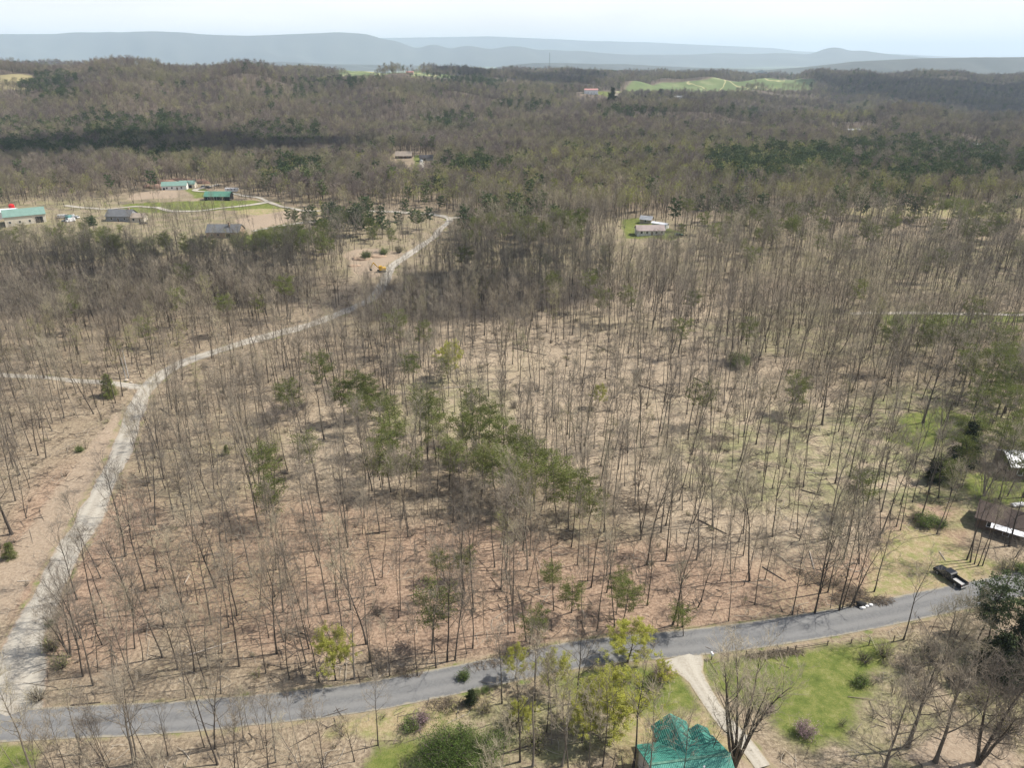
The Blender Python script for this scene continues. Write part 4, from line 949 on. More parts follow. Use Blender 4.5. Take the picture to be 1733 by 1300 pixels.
instancer('fallen_twigs', np.stack([x, y, H(x, y)], 1), sm, rnd(len(x), .02, 9), np.stack([s_, s_, s_], 1), rng.randint(0, 3, len(x)), 'fallen twigs and sticks strewn over the leaf litter', 'litter')
# ------------------------------------------------------------------ air and clouds
mh = bpy.data.materials.new('haze'); mh.use_nodes = True; t = mh.node_tree; t.nodes.clear()
pv = t.nodes.new('ShaderNodeVolumePrincipled'); mo = t.nodes.new('ShaderNodeOutputMaterial')
pv.inputs['Color'].default_value = (.70, .855, 1, 1); pv.inputs['Density'].default_value = 6.5e-5; pv.inputs['Anisotropy'].default_value = .1
t.links.new(pv.outputs[0], mo.inputs['Volume'])
hb = MB().box(-39000, 39000, -400, 41900, -66, 735).build('haze', mh); tag(hb, 'pale blue spring haze over the valley', 'haze', kind='stuff')
mc, t, b = newmat('cloud'); b.inputs['Base Color'].default_value = (.9, .9, .9, 1); b.inputs['Roughness'].default_value = 1
tr = N(t, 'ShaderNodeBsdfTransparent'); ms = N(t, 'ShaderNodeMixShader'); ms.inputs[0].default_value = .85
t.links.new(tr.outputs[0], ms.inputs[1]); t.links.new(b.outputs[0], ms.inputs[2]); t.links.new(ms.outputs[0], t.nodes['Material Output'].inputs[0])
def cloud(spots, alt, label, seed):
    """spots: (px, py, rx, ry) of the shadow on the land; the cloud floats up-sun of it"""
    r = random.Random(seed); mb = MB()
    for px, py, rx, ry, n in spots:
        a = G(px-rx, py); c_ = G(px+rx, py); f = G(px, py+ry); e = G(px, py-ry); m = G(px, py)
        wx = (c_.x-a.x)/2; wy = (e.y-f.y)/2; my = (e.y+f.y)/2
        k = (alt-m.z)/sdir.z
        for i in range(n):
            q = r.uniform(0, 6.28); rad = r.random()**.6
            sz = min(wx, wy)*(.52-.36*rad)*r.uniform(.7, 1.25)
            mb.blob((m.x+math.cos(q)*rad*wx+sdir.x*k, my+math.sin(q)*rad*wy+sdir.y*k, alt+r.uniform(-12, 12)), (sz, sz*.95, sz*.22), 2, .16, r.random())
    o = mb.build('cloud', mc, smooth=True); tag(o, label, 'cloud', kind='structure')
cloud([(800, 500, 200, 42, 100), (620, 520, 80, 26, 30)], 980, 'small cloud shading the hollow beside the gravel road', 1)
cloud([(250, 490, 320, 40, 120)], 1000, 'long cloud shading the left hollow', 2)
cloud([(180, 268, 360, 24, 90), (520, 272, 90, 14, 25)], 1150, 'long cloud shading the foot of the hills', 3)
cloud([(1640, 172, 240, 28, 90), (1150, 176, 160, 8, 25), (860, 136, 180, 6, 30)], 1400, 'cloud bank shading the hills to the right', 4)

# ------------------------------------------------------------------ buildings
m_glass, t, b = newmat('dark_glass'); b.inputs['Base Color'].default_value = (.03, .035, .04, 1); b.inputs['Roughness'].default_value = .1
def roofmat(name, col, rib=0.0, rough=.45, metal=0.0, stain=.25, ang=0.0):
    m, t, b = newmat(name); tc = N(t, 'ShaderNodeTexCoord'); 
    n1 = noise(t, .5, 6, .65, tc.outputs['Object'])
    c = ramp(t, n1, [(.3, tuple(v*(1-stain) for v in col)), (.65, col)])
    if rib:
        mpx = N(t, 'ShaderNodeMapping'); mpx.inputs['Rotation'].default_value = (0, 0, ang); t.links.new(tc.outputs['Object'], mpx.inputs[0])
        wv = N(t, 'ShaderNodeTexWave'); wv.inputs['Scale'].default_value = rib; t.links.new(mpx.outputs[0], wv.inputs[0])
        bp = N(t, 'ShaderNodeBump'); bp.inputs['Strength'].default_value = .6; bp.inputs['Distance'].default_value = .05; t.links.new(wv.outputs[0], bp.inputs['Height']); t.links.new(bp.outputs[0], b.inputs['Normal'])
        c = mix(t, ramp(t, wv.outputs[0], [(.0, (.5,)*3), (.25, (0,)*3)]), c, tuple(v*.72 for v in col))
    t.links.new(c, b.inputs['Base Color']); b.inputs['Roughness'].default_value = rough; b.inputs['Metallic'].default_value = metal
    return m
RM = {'green': roofmat('green_metal', (.06, .26, .20), 1.3, .65, stain=.25), 'pgreen': roofmat('faded_green_metal', (.10, .24, .17), .4, .5), 'tan': roofmat('tan_shingle', (.30, .25, .20), 0, .9), 'grey': roofmat('grey_shingle', (.13, .135, .14), 0, .9), 'dark': roofmat('dark_shingle', (.045, .042, .045), 0, .9),
      'brown': roofmat('brown_shingle', (.085, .06, .048), 0, .9), 'white': roofmat('white_metal', (.75, .76, .78), .5, .35), 'pink': roofmat('rusty_red_roof', (.42, .20, .17), 0, .6), 'silver': roofmat('silver_metal', (.42, .43, .44), .5, .4), 'mauve': roofmat('mauve_shingle', (.33, .27, .25), 0, .9), 'green2': roofmat('soft_green_metal', (.17, .28, .235), 1.5, .6)}
WM = {'cream': plain('cream_siding', (.62, .56, .46), .7), 'white': plain('white_siding', (.78, .77, .74), .6), 'grey': plain('grey_siding', (.26, .27, .28), .8), 'tan': plain('tan_brick', (.42, .30, .21), .9), 'brown': plain('brown_siding', (.13, .09, .065), .9), 'dark': plain('dark_opening', (.02, .02, .02), .9), 'wood': plain('weathered_wood', (.24, .19, .14), .9), 'stone': plain('pale_stone', (.45, .38, .3), .9), 'concrete': plain('concrete', (.46, .44, .41), .9), 'trim': plain('white_trim', (.8, .8, .78), .5)}
def gable(mb, x0, x1, y0, y1, ze, zr, over=.45, th=.14):
    """two roof slabs, ridge along x"""
    ym = (y0+y1)/2; k = (zr-ze)/(ym-y0)
    for s in (-1, 1):
        ye = (y0 if s < 0 else y1)+s*over; zo = ze-over*k
        mb.prism([(ye, zo), (ym, zr), (ym, zr+th), (ye, zo+th)], x0-over, x1+over, 'x')
    return mb
def house(name, px, py, rz, Lx, Ly, hw, hr, roof, wall, label, cat, windows=(), door=None, chimney=None, wing=None, porch=None, big=(), at_=None):
    p = at_ or G(px, py); o = empty(name, p, R(rz), label, cat)
    hx, hy = Lx/2, Ly/2
    mb = MB().box(-hx, hx, -hy, hy, -1.5, hw)
    for s in (-1, 1): mb.prism([(-hy, hw), (hy, hw), (0, hw+hr-.1)], s*hx-(.12 if s > 0 else 0), s*hx+(0 if s > 0 else .12), 'x')
    if wing: wx, ww, wl, wh = wing; mb.box(wx-ww/2, wx+ww/2, hy, hy+wl, -1.5, hw*.98)
    mb.build('wall', WM[wall], o)
    rb = gable(MB(), -hx, hx, -hy, hy, hw, hw+hr)
    rf = rb.build('roof', RM[roof], o)
    if wing:
        wm = MB(); zr = hw+wh
        for s in (-1, 1):
            xe = wx+s*(ww/2+.35); k = wh/(ww/2)
            wm.prism([(xe, hw-.35*k), (wx, zr), (wx, zr+.14), (xe, hw-.35*k+.14)], 0 if hr > wh else .2, hy+wl+.4, 'y')
        g_ = wm.build('wing_roof', RM[roof], o)
        MB().prism([(wx-ww/2, hw*.98), (wx+ww/2, hw*.98), (wx, zr-.1)], hy+wl-.14, hy+wl-.01, 'y').build('gable_wall', WM[wall], o)
    if chimney: cx, cy_, ch = chimney; MB().box(cx-.4, cx+.4, cy_-.4, cy_+.4, hw, hw+hr+ch, .03).box(cx-.48, cx+.48, cy_-.48, cy_+.48, hw+hr+ch+.002, hw+hr+ch+.14).build('chimney', WM['tan'], rf)
    def opening(nm, side, u, z0, wd, ht, m):
        q = {'f': (u, -hy, 0), 'b': (u, hy, 180), 'l': (-hx, u, -90), 'r': (hx, u, 90)}[side]
        f = MB(); e = .09
        for a in ((-wd/2-e, -wd/2, 0, ht), (wd/2, wd/2+e, 0, ht)): f.box(a[0], a[1], -.07, .03, a[2], a[3])
        f.box(-wd/2-e, wd/2+e, -.08, .03, ht+.002, ht+e).box(-wd/2-e, wd/2+e, -.1, .03, -e, -.002)
        fo = f.build(nm, WM['trim'], o); fo.location = (q[0], q[1], z0); fo.rotation_euler = (0, 0, R(q[2]))
        g2 = MB().box(-wd/2, wd/2, -.03, .02, 0, ht).build('pane' if nm == 'window' else 'leaf', m, fo)
    for side, u in windows: opening('window', side, u, 1.0, 1.1, 1.3, m_glass)
    if door: opening('door', door[0], door[1], .02, 1.0, 2.05, WM['brown'])
    for side, u, wd, ht in big: opening('garage_door', side, u, .02, wd, ht, WM['dark'])
    if porch: porch(o, hx, hy, hw)
    return o
# the green roofed house
def ph(o, hx, hy, hw):
    MB().cyl((1.5, -1.2, hw+1.6), (1.5, -1.2, hw+2.5), .12).build('vent_pipe', WM['trim'], o)
    MB().box(-hx-.5, hx+.5, -.16, .16, hw+2.62, hw+2.70).build('ridge_cap', RM['pgreen'], o)
    for s in (-1, 1): MB().box(-hx-.45, hx+.45, s*(hy+.5)-.06, s*(hy+.5)+.06, hw-.42, hw-.3).build('gutter', WM['trim'], o)
gh = house('green_roofed_house', 0, 0, 8.5, 10.2, 9.8, 3.6, 2.5, 'green', 'cream', 'cream house with ribbed green metal roof and a north wing', 'house', windows=[('l', -2.2), ('l', 2.4), ('f', -3.5), ('f', 0), ('f', 3.4), ('b', -4)], door=('l', 0.2), wing=(.2, 4.6, 2.8, 1.75), at_=Vector((23.2, 68.2, float(H(23.2, 68.2)))))
ph(gh, 5.1, 4.9, 3.6)
g2 = MB()
for s in (-1, 1):
    xe = 3.7+s*1.6; g2.prism([(xe, 3.55), (3.7, 4.65), (3.7, 4.78), (xe, 3.68)], 1.0, 6.4, 'y')
g2.build('side_roof', RM['green'], gh)
# house with white porch roof at the right and its neighbour
def pr(o, hx, hy, hw):
    MB().prism([(-hy-2.0, 2.0), (-hy-.5, 2.28), (-hy-.5, 2.36), (-hy-2.0, 2.08)], -hx+2.6, hx-2.0, 'x').build('porch_roof', RM['white'], o)
    for x in (-hx+2.8, 0, hx-2.2): MB().box(x-.07, x+.07, -hy-1.9, -hy-1.76, -.6, 1.99).build('post', WM['wood'], o)
house('brown_roofed_house', 1704, 893, -36, 11, 7.5, 2.5, 1.9, 'brown', 'brown', 'brown roofed house with a bright white porch roof at the right', 'house', windows=[('f', -3), ('f', 2), ('l', 0)], door=('f', 0), porch=pr)
house('metal_roofed_house', 1740, 798, -8, 12, 8, 3.2, 1.6, 'silver', 'brown', 'house with silver metal roof cut off by the right edge', 'house', windows=[('f', -4), ('f', -1)], door=('f', 1.5))
# middle distance
house('barn', 44, 376, 34, 21, 12, 5.0, 3.2, 'green2', 'cream', 'long cream metal barn with soft green roof at far left', 'barn', windows=[('f', -8), ('f', -3), ('f', 2)], big=[('f', 7, 4, 3.6)])
def lean(o, hx, hy, hw): pass
house('white_shed', 8, 368, 20, 14, 9, 4.0, 1.2, 'white', 'white', 'white roofed shed left of the long barn', 'shed')
house('grey_farmhouse', 208, 372, -3, 15, 10, 3.2, 3.2, 'grey', 'grey', 'grey shingled house half hidden behind bare trees, right of the vehicle yard', 'house', windows=[('f', -4), ('f', 4)], door=('f', 0), chimney=(5, 0, .8))
house('cream_cottage', 236, 374, 6, 8, 7, 2.8, 2, 'tan', 'cream', 'small cream cottage beside the grey farmhouse', 'house', windows=[('f', -2)], door=('f', 1.5))
house('farmhouse', 297, 320, 14, 17, 9, 3.2, 2.3, 'green2', 'white', 'white farmhouse with green roof on the bare earth rise', 'house', windows=[('f', -5), ('f', -1.5), ('f', 5)], door=('f', 2), big=[('f', -7, 1.5, 2)])
house('farm_garage', 319, 317, 8, 11, 8, 3.0, 2.0, 'green2', 'cream', 'garage wing with green roof right of the white farmhouse', 'garage', big=[('f', -2.5, 2.8, 2.3), ('f', 2.2, 2.8, 2.3)])
house('long_shed', 371, 337, 0, 17, 8, 2.6, 2.6, 'pgreen', 'dark', 'long open shed with faded green roof below the camper', 'shed', big=[('f', -4, 4, 2.2), ('f', 2, 4, 2.2)])
house('grey_shingled_house', 383, 399, 0, 18, 10, 3.0, 3.4, 'grey', 'tan', 'grey shingled house with a tan brick gable and chimney', 'house', windows=[('f', -6), ('f', -2.5)], door=('f', 6.5), wing=None, chimney=(3, -1.5, 1.4), big=[('f', 3, 2.6, 2.2)])
house('tan_roofed_cabin', 684, 267, 0, 16.5, 10, 2.6, 3.8, 'tan', 'brown', 'cabin with pale tan roof in the trees beyond the road bend', 'house', windows=[('f', -5), ('f', 4)], door=('f', 0))
house('dark_garage', 722, 271, 2, 13, 8, 2.8, 2.2, 'dark', 'grey', 'dark roofed garage at the top of the concrete driveway', 'garage', big=[('f', -2.5, 4.5, 2.3)])
house('small_hut', 786, 271, 0, 9, 5, 2.3, 1.0, 'tan', 'stone', 'small pale hut right of the dark garage', 'hut', windows=[('f', 1)])
house('ranch_house', 1099, 396, 1.5, 14.6, 7.5, 2.7, 2.1, 'mauve', 'white', 'long white ranch house with dusty mauve roof in the wood', 'house', windows=[('f', -5), ('f', -2), ('f', 3), ('f', 5.8)], door=('f', .6))
house('narrow_carport', 1117, 385, -40, 9, 3.4, 2.4, .5, 'white', 'white', 'narrow white roofed carport behind the ranch house', 'carport', big=[('l', 0, 2.5, 2)])
house('grey_outbuilding', 1094, 377, -25, 6.5, 5, 2.4, 1.6, 'silver', 'stone', 'small grey outbuilding behind the ranch house', 'shed', windows=[('f', 0)])
# far homes
house('white_hall', 1443, 223, -2, 19, 9, 3.2, 1.0, 'white', 'white', 'low building with a glaring white roof on the far right hill', 'building', windows=[('f', -4), ('f', 4)])
house('white_trailer', 1645, 248, -8, 15, 7, 3, .8, 'white', 'white', 'white roofed trailer home at the end of the far green strip', 'trailer home', windows=[('f', 0)])
house('white_farm_block', 1000, 158, 0, 27, 12, 7, 2.5, 'pink', 'white', 'distant white farm building with pinkish roof on a green shelf', 'building', windows=[('f', -6), ('f', 0), ('f', 6)])
house('bungalow', 1048, 164, 3, 24, 10, 4, 2, 'tan', 'stone', 'distant tan bungalow right of the dark spruce', 'house')
house('red_roofed_house', 1508, 228, 0, 13, 8, 3, 2.6, 'pink', 'grey', 'red roofed house in the far right hamlet', 'house', windows=[('f', -2)])
house('pale_grey_house', 1484, 229, 4, 11, 8, 3, 2, 'silver', 'cream', 'pale grey house left of the red roofed one in the hamlet', 'house')
house('dark_roofed_house', 1548, 230, -4, 15, 8, 3, 2.2, 'dark', 'white', 'dark roofed house right of the red roofed one in the hamlet', 'house')
house('cream_cottage', 1461, 229, 0, 6, 6, 2.6, 1.8, 'white', 'cream', 'tiny cream cottage at the left end of the hamlet', 'house')
house('farmstead', 1148, 167, 0, 16, 9, 4, 2, 'white', 'white', 'distant white farmstead under the green hill', 'building')
house('field_barn', 694, 125, 0, 16, 9, 4, 2, 'pink', 'stone', 'tiny barn on the distant hilltop field', 'barn')
house('forest_cabin', 1576, 302, 0, 9, 6, 2.6, 1.6, 'silver', 'grey', 'grey cabin among the dark pines at right', 'cabin')

# ------------------------------------------------------------------ vehicles
def paint(name, col, rough=.3): 
    m, t, b = newmat(name); b.inputs['Base Color'].default_value = (*col, 1); b.inputs['Roughness'].default_value = rough; b.inputs['Coat Weight'].default_value = .1; b.inputs['Specular IOR Level'].default_value = .3; return m
CP_ = {'black': paint('black_paint', (.008, .009, .012)), 'white': paint('white_paint', (.75, .75, .75)), 'silver': paint('silver_paint', (.4, .42, .44)), 'teal': paint('teal_paint', (.12, .3, .3)), 'green': paint('green_paint', (.03, .12, .07)), 'yellow': paint('yellow_paint', (.62, .36, .02), .5), 'red': paint('red_paint', (.5, .02, .02), .4), 'dark': paint('dark_paint', (.03, .03, .035)), 'blue': paint('blue_paint', (.05, .12, .25))}
m_tyre = plain('tyre', (.015, .015, .015), .9); m_rim = plain('rim', (.4, .4, .4), .4, .6); m_lamp = plain('lamp_lens', (.7, .7, .65), .2); m_red = plain('tail_lens', (.4, .02, .02), .3)
def wheels(o, xs, yw, r=.38, w=.26):
    for x in xs:
        for s in (-1, 1):
            wo = MB().cyl((x, s*yw-w/2, r), (x, s*yw+w/2, r), r, n=20).build('wheel', m_tyre, o)
            MB().cyl((x, s*(yw+w/2)-.01, r), (x, s*(yw+w/2)+.015, r), r*.6, n=14).build('rim', m_rim, wo)
def car(name, px, py, rz, col, label, cat, kind='car', L=4.6):
    p = G(px, py); o = empty(name, p, R(rz), label, cat); h = L/2
    if kind == 'pickup':
        MB().prism([(-h, .45), (h, .45), (h, .95), (h-.15, 1.12), (h-1.45, 1.2), (-h, 1.18)], -.98, -.90).prism([(-h, .45), (h, .45), (h, .95), (h-.15, 1.12), (h-1.45, 1.2), (-h, 1.18)], .90, .98).box(-.55, h-.05, -.9, .9, .42, 1.02).prism([(h-1.45, 1.02), (h-.15, 1.02), (h-.2, 1.12), (h-1.4, 1.2)], -.9, .9).box(-h, -.55, -.9, .9, .42, .62).build('body', CP_[col], o)
        MB().prism([(-.65, 1.03), (h-1.25, 1.19), (h-1.95, 1.78), (h-2.2, 1.84), (-.35, 1.84), (-.6, 1.7)], -.84, .84).build('cab', CP_[col], o)
        MB().prism([(h-1.36, 1.22), (h-1.97, 1.75), (h-1.93, 1.77), (h-1.32, 1.24)], -.74, .74).build('windscreen', m_glass, o)
        for s in (-1, 1): MB().prism([(-.5, 1.25), (h-1.55, 1.25), (h-2.1, 1.7), (-.42, 1.7)], s*.85-.01, s*.85+.01).build('side_window', m_glass, o)
        MB().box(-h+.08, -.68, -.8, .8, .621, .68).build('bed_liner', plain('bed_liner', (.42, .41, .4), .7), o)
        MB().box(-h-.05, -h, -.9, .9, .5, 1.15, .01).build('tailgate', CP_[col], o)
        MB().box(-h-.18, -h-.06, -.95, .95, .42, .6).build('bumper', m_rim, o)
        for s in (-1, 1):
            MB().box(h-.02, h+.03, s*.72-.16, s*.72+.16, .72, .95).build('headlight', m_lamp, o); MB().box(-h-.03, -h+.03, s*.93-.05, s*.93+.05, .8, 1.1).build('tail_light', m_red, o)
            MB().box(1.0, 1.18, s*1.08-.09, s*1.08+.09, 1.15, 1.35, .02).build('mirror', CP_[col], o)
        wheels(o, (h-.95, -h+1.15), .86, .4)
    elif kind == 'van':
        MB().prism([(-h, .35), (h, .35), (h, 1.0), (h-.5, 1.25), (h-1.1, 2.1), (-h, 2.15)], -.95, .95).build('body', CP_[col], o)
        MB().prism([(h-.52, 1.3), (h-1.06, 2.02), (h-1.02, 2.05), (h-.48, 1.33)], -.85, .85).build('windscreen', m_glass, o)
        wheels(o, (h-.9, -h+.9), .84)
    elif kind == 'camper':
        MB().prism([(-h, .6), (h-.8, .6), (h, 1.6), (h, 3.0), (-h, 3.1)], -1.2, 1.2).build('body', CP_[col], o)
        for x in (-2.5, 0, 2.3): MB().box(x-.5, x+.5, -1.23, -1.19, 1.7, 2.4).build('window', m_glass, o)
        MB().box(-.2-1.2, -.2-.6, -1.22, -1.19, .7, 2.5).build('door', CP_['silver'], o)
        MB().box(-1, 0, -.5, .5, 3.08, 3.35, .03).build('roof_vent', CP_['silver'], o)
        wheels(o, (-.9, .1), 1.05, .36)
    else:
        MB().prism([(-h, .4), (h, .4), (h, .75), (h-1.1, .95), (-h+.6, 1.0), (-h, .95)], -.88, .88).build('body', CP_[col], o)
        MB().prism([(-h+.35, .98), (h-1.15, .94), (h-1.9, 1.42), (-h+1.0, 1.45)], -.78, .78).build('cabin', m_glass, o)
        MB().prism([(-h+.98, 1.452), (h-1.92, 1.422), (h-1.95, 1.47), (-h+1.02, 1.49)], -.76, .76).build('roof', CP_[col], o)
        wheels(o, (h-.85, -h+.85), .78, .33, .2)
    return o
p1 = G(1592, 969); p2 = G(1622, 990)
car('pickup_truck', 1607, 981, math.degrees(math.atan2(p1.y-p2.y, p1.x-p2.x)), 'black', 'black pickup truck with pale bed parked in the dry grass clearing', 'pickup truck', 'pickup', 5.9)
car('parked_car', 399, 403, 5, 'white', 'white car beside the grey shingled house', 'car')
car('parked_pickup', 466, 401, 8, 'green', 'dark green pickup at the end of the pale driveway', 'pickup truck', 'pickup', 5.6)
car('parked_pickup', 476, 400, 20, 'teal', 'teal pickup just behind the dark green one', 'pickup truck', 'pickup', 5.4)
car('parked_car', 345, 317, -20, 'silver', 'silver car on the drive right of the farmhouse garage', 'car')
car('parked_car', 352, 318, -25, 'dark', 'dark car next to the silver one by the farmhouse', 'car')
car('camper', 393, 325, 4, 'white', 'long white camper parked behind the faded green shed', 'camper', 'camper', 9.5)
for k, (dx, dy, c_, kd, lb) in enumerate([(106,369,'white','van','white van at the left end of the vehicle yard'),(113,367,'silver','car','silver car behind the white vans'),(118,370,'teal','van','teal van in the vehicle yard'),(124,368,'white','pickup','white pickup at the right of the vehicle yard'),(129,369,'white','car','white car at the right end of the vehicle yard'),(112,375,'blue','car','blue car at the front of the vehicle yard'),(120,375,'white','van','white van at the front of the vehicle yard'),(70,366,'white','van','white van against the end of the barn'),(72,371,'silver','pickup','silver pickup by the barn corner')]):
    o = car('parked_'+kd, dx, dy, 10+37*k, c_, lb, {'van': 'van', 'car': 'car', 'pickup': 'pickup truck'}[kd], kd, 5 if kd != 'car' else 4.5); o['group'] = 'vehicles in the yard by the barn'
car('parked_car', 243, 379, 40, 'dark', 'dark car in front of the cream cottage', 'car')
car('parked_van', 714, 274, 90, 'white', 'white van at the mouth of the dark garage', 'van', 'van', 5)
car('parked_car', 1149, 399, 5, 'green', 'green tarpaulined car right of the ranch house', 'car')
# excavator
p = G(646, 460); ex = empty('excavator', p, R(200), 'yellow excavator on the bare dirt beside the gravel road', 'excavator')
for s in (-1, 1): MB().prism([(-1.9, .25), (-1.6, 0), (1.6, 0), (1.9, .25), (1.9, .6), (1.6, .85), (-1.6, .85), (-1.9, .6)], s*1.2-.28, s*1.2+.28).build('track', m_tyre, ex)
MB().box(-2.0, 1.1, -1.25, 1.25, 1.0, 2.1, .08).build('body', CP_['yellow'], ex)
MB().box(-.2, 1.35, .15, 1.3, 2.102, 3.1, .08).build('cab', CP_['yellow'], ex); MB().box(1.352, 1.38, .25, 1.2, 2.2, 3.0).build('windscreen', m_glass, ex)
MB().prism([(.9, 1.6), (1.3, 1.6), (3.6, 4.3), (3.3, 4.6), (2.9, 4.2)], -.9, -.5).build('boom', CP_['yellow'], ex)
MB().prism([(3.2, 4.6), (3.6, 4.6), (5.2, 1.9), (4.9, 1.8)], -.85, -.55).build('stick', CP_['yellow'], ex)
MB().prism([(4.8, 1.9), (5.4, 1.9), (5.3, .9), (4.4, .7), (4.2, 1.2)], -1.1, -.3).build('bucket', m_tyre, ex)
# red silo tank at the barn
p = G(23, 362); si = empty('red_tank', p, 0, 'red round tank standing behind the barn roof', 'tank')
MB().cyl((0, 0, 0), (0, 0, 5.6), 1.6, n=24).build('shell', CP_['red'], si); MB().cyl((0, 0, 5.6), (0, 0, 6.3), 1.65, .4, 24).build('cap', CP_['red'], si)

# ------------------------------------------------------------------ roadside things
p = G(1204, 1117); mb_ = empty('mailbox', p, R(15), 'white mailbox on a post between driveway mouth and lawn', 'mailbox')
MB().box(-.07, .07, -.07, .07, -.2, 1.05).build('post', WM['wood'], mb_)
MB().prism([(-.2, 1.052), (.2, 1.052), (.2, 1.28), (.13, 1.42), (0, 1.47), (-.13, 1.42), (-.2, 1.28)], -.32, .32).build('box', CP_['white'], mb_)
MB().box(.205, .225, -.1, .0, 1.25, 1.5).build('flag', CP_['red'], mb_)
# rail fence along the lawn
fp = [G(a, b) for a, b in ((1262,1110),(1285,1110),(1308,1107),(1320,1105),(1332,1103),(1346,1101),(1400,1093),(1440,1090),(1470,1093),(1512,1086))]
fe = empty('rail_fence', fp[0], 0, 'old wooden fence with brush along the road side of the lawn', 'fence'); f0 = fp[0]
for i, q in enumerate(fp):
    MB().box(q.x-f0.x-.07, q.x-f0.x+.07, q.y-f0.y-.07, q.y-f0.y+.07, q.z-f0.z-.2, q.z-f0.z+(1.3 if i > 7 else 1.1)).build('post', WM['wood'], fe)
    if i < 6:
        for h_ in (.45, .85): MB().cyl(fp[i]-f0+Vector((0, 0, h_)), fp[i+1]-f0+Vector((0, 0, h_)), .05, n=6).build('rail', WM['wood'], fe)
m_brush = plain('dead_brush', (.17, .135, .10), .95)
def brush(name, px, py, rx, ry, h, n, label, cat='brush pile', rz=0, th=.03):
    r = random.Random(px*7+py); pl = Plant(); p = G(px, py)
    for i in range(n):
        a = r.uniform(0, 6.28); q = math.sqrt(r.random()); c0 = np.array([math.cos(a)*q*rx, math.sin(a)*q*ry, r.uniform(.05, h*(1-q*.7))])
        L = r.uniform(.5, 2.2); d = np.array([r.gauss(0, 1), r.gauss(0, 1), r.gauss(0, .25)]); d /= np.linalg.norm(d)
        c_, s_ = math.cos(rz), math.sin(rz)
        P = np.array([c0-d*L/2, c0+np.array([0, 0, r.uniform(0, .15)]), c0+d*L/2]); P[:, :2] = P[:, :2] @ np.array([[c_, s_], [-s_, c_]])
        pl.tube(0, P, [th*r.uniform(.6, 2), th, th*.4], 3)
    o = link(name, pl.mesh(0, name, [m_brush])); o.location = p; return tag(o, label, cat)
brush('brush_pile', 1310, 1109, 5.5, .7, .7, 260, 'low brush row heaped along the wooden fence', rz=.12)
brush('brush_pile', 1440, 1012, 4, 2.2, 1.2, 320, 'brush pile at the corner of wood and pickup clearing', rz=.5)
brush('brush_pile', 1400, 985, 6, 1.8, 1.0, 320, 'long brush pile behind the roadside trees left of the clearing', rz=2.6)
brush('brush_pile', 1490, 1018, 2.5, 1.2, .8, 160, 'small brush pile at the clearing edge by the road')
brush('brush_pile', 510, 1075, 3.5, 2, .7, 160, 'flattened brush pile beside the yellow leafed tree')
brush('brush_pile', 1085, 860, 6, 2, 1.1, 260, 'dark brush pile in the pale open wood', rz=2.4)
brush('brush_pile', 860, 1115, 8, 1.3, .9, 260, 'dark brush on the bank above the paved road', rz=.35)
brush('brush_pile', 760, 1195, 3.5, 1.5, .8, 160, 'brush pile on the near side of the paved road')
brush('brush_pile', 1480, 640, 5, 1.5, .8, 120, 'brush pile in the right-hand glade')
brush('brush_pile', 620, 790, 5, 2, 1.0, 200, 'brush pile left of the central pines')
brush('brush_pile', 1215, 745, 5, 2, .8, 160, 'brush pile in the palest litter')
brush('brush_pile', 690, 1140, 2.5, 1.2, .6, 100, 'twiggy litter heap in front of the roadside trees')
m_log = plain('fallen_log', (.20, .165, .13), .9); m_logp = plain('pale_log', (.46, .40, .33), .9); m_logd = plain('dark_log', (.07, .055, .045), .9)
LOGS = [(320,1110,400,1085,.11,m_logp,'pale fallen trunk slanting in the front left wood'),(272,692,285,702,.2,m_logd,'short dark fallen log near the gravel road junction'),(496,1067,522,1078,.17,m_logd,'dark fallen log beside the yellow leafed tree'),(490,1073,520,1082,.14,m_log,'grey log lying with the dark one by the yellow leafed tree'),
        (30,985,52,984,.1,m_logp,'pale stick on the dirt strip at far left'),(312,990,322,972,.1,m_logp,'pale slanting log left of the front wood'),(430,880,450,868,.12,m_log,'grey log in the left of the front wood'),(1080,652,1135,669,.16,m_logd,'long dark fallen trunk in the pale open wood'),(745,658,790,655,.16,m_logp,'pale fallen trunk beyond the lime tree'),
        (1360,800,1400,803,.1,m_logp,'pale pole lying in the grassy open wood'),(1355,830,1390,840,.14,m_logd,'dark log right of the palest litter'),(1180,880,1230,905,.14,m_logd,'dark fallen trunk above the long brush pile'),(1290,960,1330,985,.12,m_log,'grey log above the roadside brush'),(1370,935,1378,965,.12,m_logp,'pale broken pole near the long brush pile'),
        (1515,690,1570,700,.14,m_log,'grey fallen bough at the top of the glade'),(870,590,925,602,.14,m_logd,'dark fallen trunk behind the lime tree'),(1175,640,1205,655,.14,m_logd,'dark log left of the holly'),(905,700,960,712,.12,m_logp,'pale log on the pale clearing'),(560,1020,610,1012,.12,m_log,'grey log in the middle of the front wood'),
        (120,1195,170,1190,.12,m_logd,'dark log beside the junction shrub'),(1010,585,1040,600,.14,m_log,'grey log in the open stand'),(690,1010,735,1000,.12,m_log,'grey log under the lower bare trees'),(810,1290,900,1262,.13,m_logd,'dark fallen bough on the shady slope'),(1680,1010,1690,1000,.12,m_logp,'pale log on the bank by the pickup clearing'),(1590,935,1600,950,.1,m_logp,'pale split log left of the tree clump'),
        (235,905,290,893,.12,m_log,'grey log beside the gravel road in the wood'),(620,905,660,900,.14,m_logd,'dark log near the middle of the front wood'),(1130,960,1165,950,.12,m_log,'grey log right of the lower pine group')]
